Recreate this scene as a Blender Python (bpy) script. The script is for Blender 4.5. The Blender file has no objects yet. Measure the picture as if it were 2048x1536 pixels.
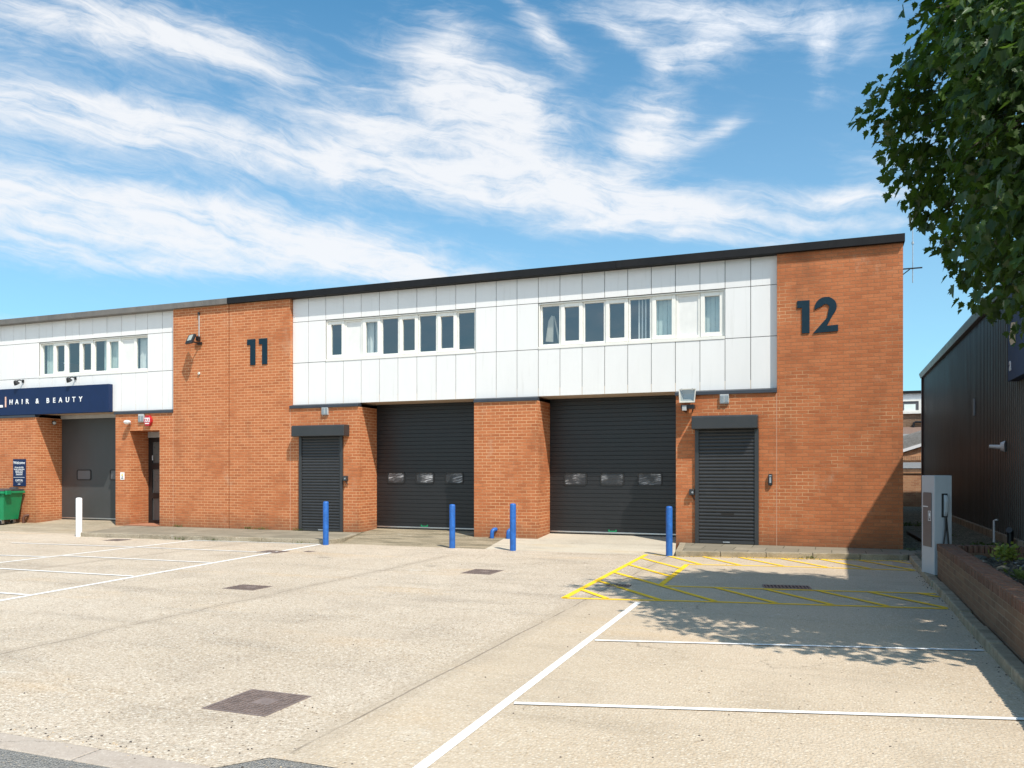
import bpy, math, random
from mathutils import Vector, Matrix
random.seed(7)
R = math.radians
SC = bpy.context.scene
COL = SC.collection

# ------------------------------------------------------------------ mesh helpers
class MB:
    """collects faces; build() links ONE mesh object"""
    def __init__(self):
        self.v = []; self.f = []; self.m = []; self.mi = 0
    def face(self, pts, mi=None):
        n = len(self.v); self.v.extend(tuple(p) for p in pts)
        self.f.append(tuple(range(n, n + len(pts)))); self.m.append(self.mi if mi is None else mi)
    def box(self, x0, x1, y0, y1, z0, z1, mi=None):
        n = len(self.v)
        self.v += [(x0,y0,z0),(x1,y0,z0),(x1,y1,z0),(x0,y1,z0),(x0,y0,z1),(x1,y0,z1),(x1,y1,z1),(x0,y1,z1)]
        for q in ((0,3,2,1),(4,5,6,7),(0,1,5,4),(1,2,6,5),(2,3,7,6),(3,0,4,7)):
            self.f.append(tuple(n + i for i in q)); self.m.append(self.mi if mi is None else mi)
    def prism(self, poly, axis, a, b, mi=None):
        """poly: 2D points; extruded along axis from a to b"""
        def P(p, t):
            return {'x': (t, p[0], p[1]), 'y': (p[0], t, p[1]), 'z': (p[0], p[1], t)}[axis]
        ar = sum(poly[i][0]*poly[(i+1)%len(poly)][1]-poly[(i+1)%len(poly)][0]*poly[i][1] for i in range(len(poly)))
        if ar < 0: poly = poly[::-1]
        k = len(poly); n = len(self.v)
        self.v += [P(p, a) for p in poly] + [P(p, b) for p in poly]
        flip = (axis == 'y') ^ (b < a)
        fs = [tuple(range(n+k-1, n-1, -1)), tuple(range(n+k, n+2*k))]
        for i in range(k):
            j = (i+1) % k
            fs.append((n+i, n+j, n+k+j, n+k+i))
        for q in fs:
            self.f.append(q[::-1] if flip else q); self.m.append(self.mi if mi is None else mi)
    def tube(self, pts, rad, seg=10, caps=True, mi=None):
        pts = [Vector(p) for p in pts]; n0 = len(self.v); prev = None
        for i, p in enumerate(pts):
            t = (pts[min(i+1, len(pts)-1)] - pts[max(i-1, 0)]).normalized()
            if prev is None:
                a = Vector((0,0,1)) if abs(t.z) < .9 else Vector((1,0,0))
                n = t.cross(a).normalized()
            else:
                n = (prev - t*prev.dot(t)).normalized()
            prev = n; b = t.cross(n)
            r = rad[i] if isinstance(rad, (list, tuple)) else rad
            for k in range(seg):
                A = 2*math.pi*k/seg
                self.v.append(tuple(p + n*(r*math.cos(A)) + b*(r*math.sin(A))))
        M = self.mi if mi is None else mi
        for i in range(len(pts)-1):
            for k in range(seg):
                k2 = (k+1) % seg
                self.f.append((n0+i*seg+k, n0+i*seg+k2, n0+(i+1)*seg+k2, n0+(i+1)*seg+k)); self.m.append(M)
        if caps:
            self.f.append(tuple(n0+k for k in range(seg-1,-1,-1))); self.m.append(M)
            e = n0+(len(pts)-1)*seg
            self.f.append(tuple(e+k for k in range(seg))); self.m.append(M)
    def lathe(self, prof, cx, cy, seg=20, mi=None):
        """prof: list of (radius, z)"""
        n0 = len(self.v); M = self.mi if mi is None else mi
        for r, z in prof:
            for k in range(seg):
                A = 2*math.pi*k/seg
                self.v.append((cx+r*math.cos(A), cy+r*math.sin(A), z))
        for i in range(len(prof)-1):
            for k in range(seg):
                k2 = (k+1) % seg
                self.f.append((n0+i*seg+k, n0+i*seg+k2, n0+(i+1)*seg+k2, n0+(i+1)*seg+k)); self.m.append(M)
        self.f.append(tuple(n0+k for k in range(seg-1,-1,-1))); self.m.append(M)
        e = n0+(len(prof)-1)*seg
        self.f.append(tuple(e+k for k in range(seg))); self.m.append(M)
    def rot(self, ang, origin, start=0, axis='Z'):
        m = Matrix.Rotation(ang, 3, axis); o = Vector(origin)
        for i in range(start, len(self.v)):
            self.v[i] = tuple(m @ (Vector(self.v[i]) - o) + o)
    def build(self, name, mats, parent=None, smooth=False, bevel=0, origin=None):
        me = bpy.data.meshes.new(name)
        v = self.v
        if origin is not None:
            v = [(a-origin[0], b-origin[1], c-origin[2]) for a, b, c in v]
        me.from_pydata(v, [], self.f)
        mats = mats if isinstance(mats, (list, tuple)) else [mats]
        for m in mats: me.materials.append(m)
        if len(mats) > 1: me.polygons.foreach_set('material_index', self.m)
        if smooth:
            me.polygons.foreach_set('use_smooth', [True]*len(me.polygons))
        me.update()
        o = bpy.data.objects.new(name, me); COL.objects.link(o)
        if smooth:
            try: me.set_sharp_from_angle(angle=R(40))
            except Exception: pass
        if parent is not None:
            o.parent = parent
            if origin is None:
                o.matrix_parent_inverse = Matrix.Translation(-Vector(parent.location)) if parent.rotation_euler.z == 0 else Matrix.Identity(4)
            else:
                o.location = Vector(origin) - Vector(root_loc(parent))
        elif origin is not None:
            o.location = origin
        if bevel:
            b = o.modifiers.new('bevel', 'BEVEL'); b.width = bevel; b.segments = 2; b.limit_method = 'ANGLE'; b.angle_limit = R(40)
        return o

def root_loc(o):
    l = Vector((0,0,0))
    while o is not None:
        l = l + Vector(o.location) + (o.matrix_parent_inverse.translation if o.parent else Vector((0,0,0)))
        o = o.parent
    return l

def tag(o, label=None, cat=None, group=None, kind=None):
    if label: o['label'] = label
    if cat: o['category'] = cat
    if group: o['group'] = group
    if kind: o['kind'] = kind
    return o

def empty(name, loc, label, cat, group=None):
    o = bpy.data.objects.new(name, None); o.location = loc; o.empty_display_size = .2
    COL.objects.link(o); return tag(o, label, cat, group)

def copy_tree(o, parent=None):
    c = o.copy(); COL.objects.link(c)
    if parent is not None:
        c.parent = parent; c.matrix_parent_inverse = o.matrix_parent_inverse.copy()
    for ch in list(o.children): copy_tree(ch, c)
    return c

# ------------------------------------------------------------------ materials
def mat(name):
    m = bpy.data.materials.new(name); m.use_nodes = True
    nt = m.node_tree; b = nt.nodes['Principled BSDF']
    return m, nt, b
class N:
    def __init__(s, nt): s.nt = nt; s.L = nt.links.new
    def n(s, t, **k):
        x = s.nt.nodes.new(t)
        for a, b in k.items(): setattr(x, a, b)
        return x
    def inp(s, node, i, val):
        if isinstance(val, bpy.types.NodeSocket): s.L(val, node.inputs[i])
        elif val is not None: node.inputs[i].default_value = val
    def math(s, op, a, b=None, c=None, clamp=False):
        x = s.n('ShaderNodeMath', operation=op, use_clamp=clamp)
        s.inp(x, 0, a)
        if b is not None: s.inp(x, 1, b)
        if c is not None: s.inp(x, 2, c)
        return x.outputs[0]
    def vmath(s, op, a, b=None):
        x = s.n('ShaderNodeVectorMath', operation=op); s.inp(x, 0, a)
        if b is not None: s.inp(x, 1, b)
        return x
    def comb(s, a, b, c):
        x = s.n('ShaderNodeCombineXYZ'); s.inp(x,0,a); s.inp(x,1,b); s.inp(x,2,c); return x.outputs[0]
    def sep(s, v):
        x = s.n('ShaderNodeSeparateXYZ'); s.inp(x,0,v); return x.outputs
    def noise(s, vec, scale, detail=4, rough=.55, dist=0, color=False):
        x = s.n('ShaderNodeTexNoise'); s.inp(x,'Vector',vec)
        x.inputs['Scale'].default_value = scale; x.inputs['Detail'].default_value = detail
        x.inputs['Roughness'].default_value = rough; x.inputs['Distortion'].default_value = dist
        return x.outputs['Color'] if color else x.outputs['Fac']
    def scale(s, vec, sx, sy, sz):
        x = s.n('ShaderNodeVectorMath', operation='MULTIPLY'); s.inp(x,0,vec); x.inputs[1].default_value = (sx,sy,sz); return x.outputs[0]
    def ramp(s, fac, stops, interp='LINEAR'):
        x = s.n('ShaderNodeValToRGB'); s.inp(x,0,fac); cr = x.color_ramp; cr.interpolation = interp
        while len(cr.elements) < len(stops): cr.elements.new(.5)
        for e, (p, c) in zip(cr.elements, stops):
            e.position = p; e.color = (c if len(c) == 4 else (*c, 1)) if not isinstance(c, (int, float)) else (c, c, c, 1)
        return x.outputs[0]
    def smooth(s, fac, a, b, lo=0., hi=1.):
        x = s.n('ShaderNodeMapRange', interpolation_type='SMOOTHSTEP'); s.inp(x,0,fac)
        for i, v in ((1,a),(2,b),(3,lo),(4,hi)): x.inputs[i].default_value = v
        return x.outputs[0]
    def lin(s, fac, a, b, lo=0., hi=1.):
        x = s.n('ShaderNodeMapRange'); s.inp(x,0,fac)
        for i, v in ((1,a),(2,b),(3,lo),(4,hi)): x.inputs[i].default_value = v
        return x.outputs[0]
    def mix(s, fac, a, b, mode='MIX'):
        x = s.n('ShaderNodeMix', data_type='RGBA', blend_type=mode)
        s.inp(x, 0, fac)
        for i, v in ((6,a),(7,b)):
            if isinstance(v, (tuple, list)): v = (*v[:3], 1)
            s.inp(x, i, v)
        return x.outputs[2]
    def bump(s, h, strength=.3, dist=.01):
        x = s.n('ShaderNodeBump'); x.inputs['Strength'].default_value = strength; x.inputs['Distance'].default_value = dist
        s.L(h, x.inputs['Height']); return x.outputs[0]
    def pos(s): return s.n('ShaderNodeNewGeometry').outputs['Position']

def simple(name, col, rough=.5, metal=0., spec=.5, var=.12, scale=6., bump=0., coat=0., grime=0.):
    """painted / plain surface with slight tone variation and roughness wear"""
    m, nt, b = mat(name); k = N(nt); p = k.pos()
    n1 = k.noise(p, scale, 5, .6); n2 = k.noise(k.scale(p, 1, 1, .25), scale*3.1, 3, .6)
    f = k.math('ADD', k.math('MULTIPLY', n1, .65), k.math('MULTIPLY', n2, .35))
    lo = tuple(max(0, c*(1-var)) for c in col); hi = tuple(min(1, c*(1+var)) for c in col)
    c = k.mix(k.lin(f, .3, .7), lo, hi)
    if grime:
        g = k.smooth(k.noise(k.scale(p, 2.2, 2.2, .35), 2.5, 6, .65), .52, .75, 0, grime)
        c = k.mix(g, c, tuple(x*.45+.02 for x in col))
    k.L(c, b.inputs['Base Color'])
    k.L(k.lin(n1, .3, .7, max(.03, rough-.07), min(1, rough+.07)), b.inputs['Roughness'])
    b.inputs['Metallic'].default_value = metal; b.inputs['Specular IOR Level'].default_value = spec
    b.inputs['Coat Weight'].default_value = coat
    if bump: k.L(k.bump(n2, bump, .01), b.inputs['Normal'])
    return m

def brick_mat(name, c1, c2, c3, mort, mort2, dark=1., stain=.35, soldier=False):
    m, nt, b = mat(name); k = N(nt); p = k.pos(); x, y, z = k.sep(p)[:3]
    nn = k.n('ShaderNodeNewGeometry').outputs['True Normal']; nx, ny, nz = k.sep(nn)[:3]
    side = k.math('GREATER_THAN', k.math('ABSOLUTE', nx), .5)
    top = k.math('GREATER_THAN', k.math('ABSOLUTE', nz), .5)
    u = k.math('ADD', k.math('MULTIPLY', x, k.math('SUBTRACT', 1., side)), k.math('MULTIPLY', y, side))
    w = k.math('ADD', k.math('MULTIPLY', z, k.math('SUBTRACT', 1., top)), k.math('MULTIPLY', y, top))
    wob = k.noise(p, 9, 2, .5)
    w = k.math('ADD', w, k.math('MULTIPLY', k.math('SUBTRACT', wob, .5), .008))
    bt = k.n('ShaderNodeTexBrick'); bt.offset = .5
    k.L(k.comb(u, w, 0.) if not soldier else k.comb(w, u, 0.), bt.inputs['Vector'])
    bt.inputs['Scale'].default_value = 1; bt.inputs['Brick Width'].default_value = .2255; bt.inputs['Row Height'].default_value = .0742
    bt.inputs['Mortar Size'].default_value = .0066; bt.inputs['Mortar Smooth'].default_value = .25; bt.inputs['Bias'].default_value = 0
    bt.inputs['Color1'].default_value = (0,0,0,1); bt.inputs['Color2'].default_value = (1,1,1,1); bt.inputs['Mortar'].default_value = (.5,.5,.5,1)
    rnd = bt.outputs['Color']; fac = bt.outputs['Fac']
    patch = k.noise(p, .9, 4, .6)
    patch2 = k.noise(k.scale(p, 1, 1, 3.), 2.4, 4, .6)
    f = k.math('ADD', k.math('MULTIPLY', rnd, .5), k.math('MULTIPLY', k.lin(patch2, .25, .75), .5))
    c = k.ramp(f, [(.08, c1), (.5, c2), (.95, c3)])
    fine = k.noise(p, 60, 3, .7)
    c = k.mix(k.lin(fine, .25, .75), c, (1.25,1.22,1.2), 'MULTIPLY')
    c = k.mix(.5, c, k.mix(k.lin(fine, .35, .7), (.72,.70,.68), (1.12,1.12,1.12)), 'MULTIPLY')
    mc = k.mix(k.smooth(k.math('ADD', patch, k.lin(x, -5., 1., -.06, .16)), .42, .62), mort, mort2)  # mortar darker towards +x: shadow of the raked joints painted into its colour
    c = k.mix(fac, c, mc)
    # soot / rising damp with its own shape
    st = k.smooth(k.noise(k.scale(p, .8, .8, .28), 1.7, 6, .62), .52, .78, 0, stain)
    c = k.mix(st, c, (.12,.06,.032))
    low = k.math('MULTIPLY', k.smooth(k.math('ADD', z, k.math('MULTIPLY', k.noise(p, 2.5, 4), .5)), .2, .75, .5, 0.), 1.)
    c = k.mix(low, c, (.13,.075,.045))
    eff = k.smooth(k.noise(k.scale(p, 1, 1, .6), 1.9, 6, .7), .58, .76, 0, .38)
    c = k.mix(eff, c, (.55,.36,.24))
    k.L(c, b.inputs['Base Color']); b.inputs['Roughness'].default_value = .88; b.inputs['Specular IOR Level'].default_value = .25
    h = k.math('ADD', k.math('MULTIPLY', k.math('SUBTRACT', 1., fac), 1.), k.math('MULTIPLY', fine, .35))
    k.L(k.bump(h, .7, .006), b.inputs['Normal'])
    return m

M = {}
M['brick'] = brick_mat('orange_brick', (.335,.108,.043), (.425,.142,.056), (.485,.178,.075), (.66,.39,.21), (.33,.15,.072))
M['brick_pale'] = brick_mat('tan_brick', (.33,.155,.09), (.44,.225,.125), (.52,.30,.17), (.55,.41,.27), (.5,.36,.22), stain=.15)
M['brick_dark'] = brick_mat('weathered_red_brick', (.135,.085,.055), (.185,.115,.072), (.24,.15,.095), (.32,.27,.20), (.24,.19,.135), stain=.5)
M['brick_sold'] = brick_mat('coping_brick', (.11,.06,.042), (.155,.082,.055), (.20,.105,.07), (.22,.15,.1), (.16,.11,.08), soldier=True)

def panel_mat():
    m, nt, b = mat('white_panel'); k = N(nt); p = k.pos(); x, y, z = k.sep(p)[:3]
    cell = k.n('ShaderNodeTexWhiteNoise', noise_dimensions='2D')
    k.L(k.comb(k.math('FLOOR', k.math('DIVIDE', k.math('ADD', x, 1.078), .5327)), k.math('FLOOR', k.math('DIVIDE', k.math('SUBTRACT', z, 3.31), 1.09)), 0.), cell.inputs['Vector'])
    n = k.noise(k.scale(p, 1, 1, .3), 3., 5, .6)
    f = k.math('ADD', k.math('MULTIPLY', cell.outputs['Value'], .5), k.math('MULTIPLY', k.lin(n, .3, .7), .5))
    c = k.mix(f, (.715,.705,.69), (.765,.755,.74))
    drip = k.smooth(k.noise(k.scale(p, 9, 9, .6), 1.6, 4, .6), .56, .78, 0, .30)
    c = k.mix(drip, c, (.55,.54,.5))
    k.L(c, b.inputs['Base Color']); b.inputs['Roughness'].default_value = .5; b.inputs['Specular IOR Level'].default_value = .3
    return m
M['panel'] = panel_mat()
M['gap'] = simple('panel_gap', (.05,.05,.05), .9)
M['fascia'] = simple('black_fascia', (.012,.012,.013), .6, var=.35, scale=1.3, grime=.2, spec=.2)
M['fascia_grey'] = simple('faded_fascia', (.15,.135,.12), .5, var=.3, scale=1.3, grime=.5)
M['flashing'] = simple('blue_grey_flashing', (.035,.042,.055), .5, var=.3, scale=3, grime=.3)
M['soffit'] = simple('beige_soffit', (.5,.4,.3), .7, var=.15)
M['upvc'] = simple('white_upvc', (.78,.76,.70), .35, var=.04, grime=.12)
M['infill'] = simple('cream_infill', (.72,.71,.68), .45, var=.05)
M['shutter'] = simple('graphite_shutter', (.034,.035,.037), .38, var=.12, scale=2.5, grime=.12)
M['garage'] = simple('anthracite_door', (.013,.0135,.015), .42, var=.15, scale=1.4, grime=.1)
M['garage_grey'] = simple('slate_door', (.05,.052,.053), .45, var=.12, scale=1.4)
M['rubber'] = simple('black_rubber', (.012,.012,.012), .6)
M['alu'] = simple('aluminium', (.55,.56,.57), .35, metal=.9, var=.08)
M['galv'] = simple('galvanised', (.42,.44,.46), .5, metal=.6, var=.2, scale=20)
M['joint'] = simple('sealant', (.30,.12,.06), .9)
M['joint_dark'] = simple('joint_gap', (.05,.022,.015), .95)
M['mastic'] = simple('pale_mastic', (.60,.38,.27), .9)
M['navy'] = simple('navy_board', (.008,.022,.072), .5, var=.15, spec=.25)
M['numeral'] = simple('dark_teal_numeral', (.007,.026,.042), .6, var=.1, spec=.2)
M['white'] = simple('white_letter', (.82,.82,.82), .5, var=.03)
M['pink'] = simple('copper_bar', (.75,.48,.38), .4)
M['blue'] = simple('bollard_blue', (.013,.105,.38), .5, var=.3, scale=9, grime=.45)
M['bollard_white'] = simple('bollard_white', (.8,.8,.8), .4, var=.04, grime=.1)
M['black'] = simple('black_plastic', (.012,.012,.013), .4)
M['lens'] = simple('lamp_lens', (.42,.45,.40), .25)
M['pale_grey'] = simple('pale_grey_plastic', (.42,.43,.43), .5, grime=.3)
M['pale_cream'] = simple('aged_cream_enamel', (.55,.53,.47), .45, grime=.5)
M['red'] = simple('alarm_red', (.45,.015,.022), .35)
M['yellow_sign'] = simple('sign_yellow', (.75,.55,.05), .5)
M['bin'] = simple('bin_green', (.004,.22,.085), .4, var=.1)
M['bin_lid'] = simple('bin_lid', (.05,.053,.056), .5)
M['charger'] = simple('charger_grey', (.40,.44,.47), .35, var=.04)
M['screen'] = simple('charger_screen', (.10,.10,.105), .4, var=.05)
M['iron'] = simple('cast_iron', (.215,.165,.145), .6, metal=.2, var=.3, scale=14, bump=.2, grime=.25)
M['iron_dark'] = simple('drain_dark', (.015,.013,.012), .8)
M['brown'] = simple('brown_post', (.09,.035,.022), .5, var=.3)
M['roof_felt'] = simple('roof_felt', (.08,.08,.08), .9)
M['inside'] = simple('plaster_inside', (.35,.35,.34), .9)
M['roof_tile'] = simple('brown_roof_tile', (.17,.11,.085), .85, var=.3, scale=15)
M['white_line'] = None
M['blind'] = simple('blind_fabric', (.72,.82,.77), .8, var=.08)
M['curtain'] = simple('curtain_fabric', (.85,.86,.84), .85, var=.1)
M['card'] = simple('cardboard', (.62,.56,.47), .8)
M['rust'] = simple('dark_timber', (.11,.085,.055), .85, var=.4, scale=12, bump=.3)
M['gold'] = simple('sign_cream', (.75,.58,.35), .5)

def glass_mat(name, tint):
    m, nt, b = mat(name); k = N(nt); nt.nodes.remove(b)
    out = nt.nodes['Material Output']
    tr = k.n('ShaderNodeBsdfTransparent'); tr.inputs[0].default_value = (*tint, 1)
    gl = k.n('ShaderNodeBsdfGlossy'); gl.inputs['Roughness'].default_value = .015
    gl.inputs['Color'].default_value = (.80,.82,.82,1)
    fr = k.n('ShaderNodeLayerWeight'); fr.inputs['Blend'].default_value = .5
    bp = k.bump(k.noise(k.pos(), 1.4, 2, .5), .06, .02); k.L(bp, gl.inputs['Normal'])
    f = k.math('ADD', k.math('MULTIPLY', k.math('POWER', fr.outputs['Facing'], 4.), .85), .21, clamp=True)
    mx = k.n('ShaderNodeMixShader'); k.L(f, mx.inputs[0]); k.L(tr.outputs[0], mx.inputs[1]); k.L(gl.outputs[0], mx.inputs[2])
    k.L(mx.outputs[0], out.inputs['Surface'])
    return m
M['glass'] = glass_mat('window_glass', (.80,.84,.84))

def film_mat():
    m, nt, b = mat('filmed_pane'); k = N(nt); p = k.pos()
    x, y, z = k.sep(p)[:3]
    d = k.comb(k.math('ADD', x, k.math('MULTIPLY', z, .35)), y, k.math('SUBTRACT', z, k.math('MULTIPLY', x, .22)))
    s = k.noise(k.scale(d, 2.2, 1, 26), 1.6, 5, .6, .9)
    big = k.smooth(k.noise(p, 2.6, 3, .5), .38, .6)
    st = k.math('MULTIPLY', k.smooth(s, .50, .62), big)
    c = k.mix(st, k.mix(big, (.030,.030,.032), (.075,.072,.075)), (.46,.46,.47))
    k.L(c, b.inputs['Base Color']); b.inputs['Roughness'].default_value = .18
    k.L(k.bump(s, .5, .02), b.inputs['Normal'])
    return m
M['film'] = film_mat()

def concrete_mat(name, base, pale, dark, speck=.8, joints=(), moss=0., tyres=0., pinkx=None, aggr=1.):
    m, nt, b = mat(name); k = N(nt); p = k.pos(); x, y, z = k.sep(p)[:3]
    big = k.noise(p, .23, 5, .6); mid = k.noise(p, 1.1, 6, .62); st = k.noise(k.scale(p, .35, 1.6, 1), .8, 5, .62)
    c = k.mix(k.lin(big, .35, .65), base, pale)
    c = k.mix(k.smooth(mid, .45, .75, 0, .55), c, dark)
    c = k.mix(k.smooth(st, .52, .75, 0, .55), c, tuple(q*.75 for q in dark))
    # warm rust-ochre wash and grey tyre-worn streaks along the bays
    oc = k.smooth(k.noise(k.scale(p, .3, .9, 1), .9, 5, .6), .55, .72, 0, .5); c = k.mix(oc, c, (base[0]*1.18, base[1]*1.02, base[2]*.80))
    ty = k.smooth(k.noise(k.scale(p, .16, 3.2, 1), 1.1, 6, .66), .56, .74, 0, .42); c = k.mix(ty, c, (.25,.225,.19))
    drip = k.n('ShaderNodeTexVoronoi', feature='F1'); drip.inputs['Scale'].default_value = .8; k.L(k.vmath('ADD', p, k.scale(k.noise(p, 5, 4, .7, color=True), .22, .22, 0)).outputs[0], drip.inputs['Vector'])
    dm = k.math('MULTIPLY', k.smooth(drip.outputs['Distance'], .03, .16, .5, 0.), k.math('GREATER_THAN', k.sep(drip.outputs['Color'])[0], .62)); c = k.mix(dm, c, (.17,.145,.115))
    # worn scour / spill patches with their own outline
    sp = k.smooth(k.noise(p, .7, 8, .72, .6), .62, .68, 0, .5); c = k.mix(sp, c, (.60,.56,.49))
    # exposed aggregate
    v = k.n('ShaderNodeTexVoronoi', feature='F1'); v.inputs['Scale'].default_value = 44; v.inputs['Randomness'].default_value = 1
    k.L(p, v.inputs['Vector'])
    vc = k.sep(v.outputs['Color'])[0]
    stone = k.ramp(vc, [(0, (.33,.22,.12)), (.25, (.62,.52,.38)), (.6, (.86,.80,.68)), (.85, (.55,.42,.27)), (1, (.25,.2,.16))], 'CONSTANT')
    inside = k.smooth(v.outputs['Distance'], .25, .6, 1., 0.)
    am = k.math('MULTIPLY', inside, k.smooth(k.noise(p, .8, 4, .6), .3, .62, .25*aggr, .8*aggr))
    smooth_band = None
    for (jx, wob, y0, y1) in joints:
        d = k.math('ABSOLUTE', k.math('ADD', k.math('SUBTRACT', x, jx), k.math('MULTIPLY', k.math('SUBTRACT', k.noise(k.scale(p, .2, 1, 1), 1.2, 3), .5), wob)))
        rng = k.math('MULTIPLY', k.math('GREATER_THAN', y, y0), k.math('LESS_THAN', y, y1))
        band = k.math('MULTIPLY', k.smooth(d, .08, .17, 1., 0.), rng)
        am = k.math('MULTIPLY', am, k.math('SUBTRACT', 1., k.math('MULTIPLY', band, .85)))
        c = k.mix(k.math('MULTIPLY', band, .35), c, tuple(q*.8 for q in base))
        gap = k.math('MULTIPLY', k.math('MULTIPLY', k.smooth(d, .004, .014, .65, 0.), rng), k.smooth(k.noise(p, 1.9, 3), .35, .5, .35, 1.))
        smooth_band = gap if smooth_band is None else k.math('MAXIMUM', smooth_band, gap)
    c = k.mix(am, c, k.mix(.55, c, stone))
    n60 = k.noise(p, 46, 4, .8)
    lessx = k.smooth(x, -3.3, -2.6, 1., .5)   # the right hand bays are worn smoother
    c = k.mix(k.math('MULTIPLY', k.smooth(n60, .565, .625, 0, speck), lessx), c, (.15,.108,.07))
    c = k.mix(k.math('MULTIPLY', k.smooth(n60, .36, .44, speck*.7, 0), lessx), c, (.92,.85,.74))
    c = k.mix(k.math('MULTIPLY', k.math('SUBTRACT', 1., lessx), .55), c, (base[0]*1.18, base[1]*1.13, base[2]*1.0))
    v2 = k.n('ShaderNodeTexVoronoi', feature='F1'); v2.inputs['Scale'].default_value = 11; k.L(p, v2.inputs['Vector'])
    peb = k.math('MULTIPLY', k.smooth(v2.outputs['Distance'], .07, .12, 1., 0.), k.math('GREATER_THAN', k.sep(v2.outputs['Color'])[1], .72))
    c = k.mix(k.math('MULTIPLY', peb, .75), c, (.07,.05,.04))
    # hairline cracks
    cr = k.n('ShaderNodeTexVoronoi', feature='DISTANCE_TO_EDGE'); cr.inputs['Scale'].default_value = .42
    wv = k.vmath('ADD', p, k.scale(k.noise(p, 1.8, 6, .7, color=True), .55, .55, 0)); k.L(wv.outputs[0], cr.inputs['Vector'])
    crk = k.math('MULTIPLY', k.smooth(cr.outputs['Distance'], .0012, .004, .45, 0.), k.smooth(k.noise(p, .5, 3), .55, .62))
    c = k.mix(crk, c, (.10,.08,.06))
    if smooth_band is not None: c = k.mix(smooth_band, c, (.13,.105,.08))
    if moss:
        mo = k.smooth(k.noise(k.scale(p, .5, 2.4, 1), 1.5, 7, .72), .42, .66, 0, moss); c = k.mix(mo, c, (.115,.10,.062))
    k.L(c, b.inputs['Base Color']); b.inputs['Roughness'].default_value = .85; b.inputs['Specular IOR Level'].default_value = .25
    h = k.math('ADD', k.math('MULTIPLY', inside, .6), n60)
    k.L(k.bump(h, .6*aggr, .008), b.inputs['Normal'])
    return m
M['concrete'] = concrete_mat('exposed_aggregate_concrete', (.44,.358,.268), (.515,.43,.335), (.33,.27,.208), joints=((-2.955,.05,4.0,16.0),(-7.0,.25,3.7,14.5),(-12.6,.1,3.7,15.4)))
M['ramp_mossy'] = concrete_mat('stained_ramp_concrete', (.27,.225,.15), (.34,.28,.19), (.17,.14,.09), speck=.6, moss=.85, aggr=.4)
M['ramp_pale'] = concrete_mat('pale_ramp_concrete', (.46,.405,.32), (.53,.475,.38), (.36,.31,.245), speck=.35, moss=.12, aggr=.35)
M['ramp_worn'] = concrete_mat('worn_ramp_concrete', (.33,.27,.19), (.40,.335,.245), (.22,.18,.12), speck=.5, moss=.4, aggr=.4)
M['kerb'] = concrete_mat('kerb_concrete', (.30,.255,.185), (.37,.315,.235), (.18,.15,.105), speck=.6, moss=.6, aggr=.3)
M['strip'] = concrete_mat('edging_concrete', (.37,.305,.25), (.42,.355,.295), (.29,.24,.19), speck=.3, aggr=.12)

def paving_mat():
    m, nt, b = mat('paving_slabs'); k = N(nt); p = k.pos(); x, y, z = k.sep(p)[:3]
    bt = k.n('ShaderNodeTexBrick'); bt.offset = .5
    k.L(k.comb(x, y, 0.), bt.inputs['Vector'])
    bt.inputs['Scale'].default_value = 1; bt.inputs['Brick Width'].default_value = .61; bt.inputs['Row Height'].default_value = .62
    bt.inputs['Mortar Size'].default_value = .009; bt.inputs['Mortar Smooth'].default_value = .1
    bt.inputs['Color1'].default_value = (.20,.172,.125,1); bt.inputs['Color2'].default_value = (.285,.245,.18,1); bt.inputs['Mortar'].default_value = (.08,.075,.045,1)
    c = bt.outputs['Color']
    c = k.mix(k.smooth(k.noise(p, 2.2, 7, .7), .42, .72, 0, .6), c, (.17,.15,.105))
    c = k.mix(k.smooth(k.noise(p, 70, 2, .7), .55, .7, 0, .4), c, (.1,.09,.07))
    k.L(c, b.inputs['Base Color']); b.inputs['Roughness'].default_value = .9
    k.L(k.bump(k.math('SUBTRACT', 1., bt.outputs['Fac']), .6, .008), b.inputs['Normal'])
    return m
M['paving'] = paving_mat()

def soil_mat(name, a, bcol, ccol, sc=22, gapd=.25):
    m, nt, b = mat(name); k = N(nt); p = k.pos()
    v = k.n('ShaderNodeTexVoronoi'); v.inputs['Scale'].default_value = sc; k.L(p, v.inputs['Vector'])
    r = k.sep(v.outputs['Color'])[0]
    c = k.ramp(r, [(0, a), (.45, bcol), (.86, bcol), (.93, ccol)], 'CONSTANT')
    c = k.mix(k.smooth(k.noise(p, 1.3, 6, .7), .4, .7), c, a)
    c = k.mix(k.smooth(v.outputs['Distance'], .3, .75, 0, .8), c, tuple(q*gapd for q in a))
    k.L(c, b.inputs['Base Color']); b.inputs['Roughness'].default_value = .95
    k.L(k.bump(k.math('ADD', k.math('SUBTRACT', 1., v.outputs['Distance']), k.noise(p, 40, 4)), .9, .03), b.inputs['Normal'])
    return m
M['soil'] = soil_mat('leafy_soil', (.085,.07,.045), (.18,.15,.105), (.55,.52,.47))
M['gravel'] = soil_mat('mossy_gravel', (.15,.14,.085), (.29,.265,.18), (.46,.43,.33), 30)
M['asphalt'] = soil_mat('old_asphalt', (.30,.283,.255), (.37,.352,.325), (.60,.50,.37), 75, .75)

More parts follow.
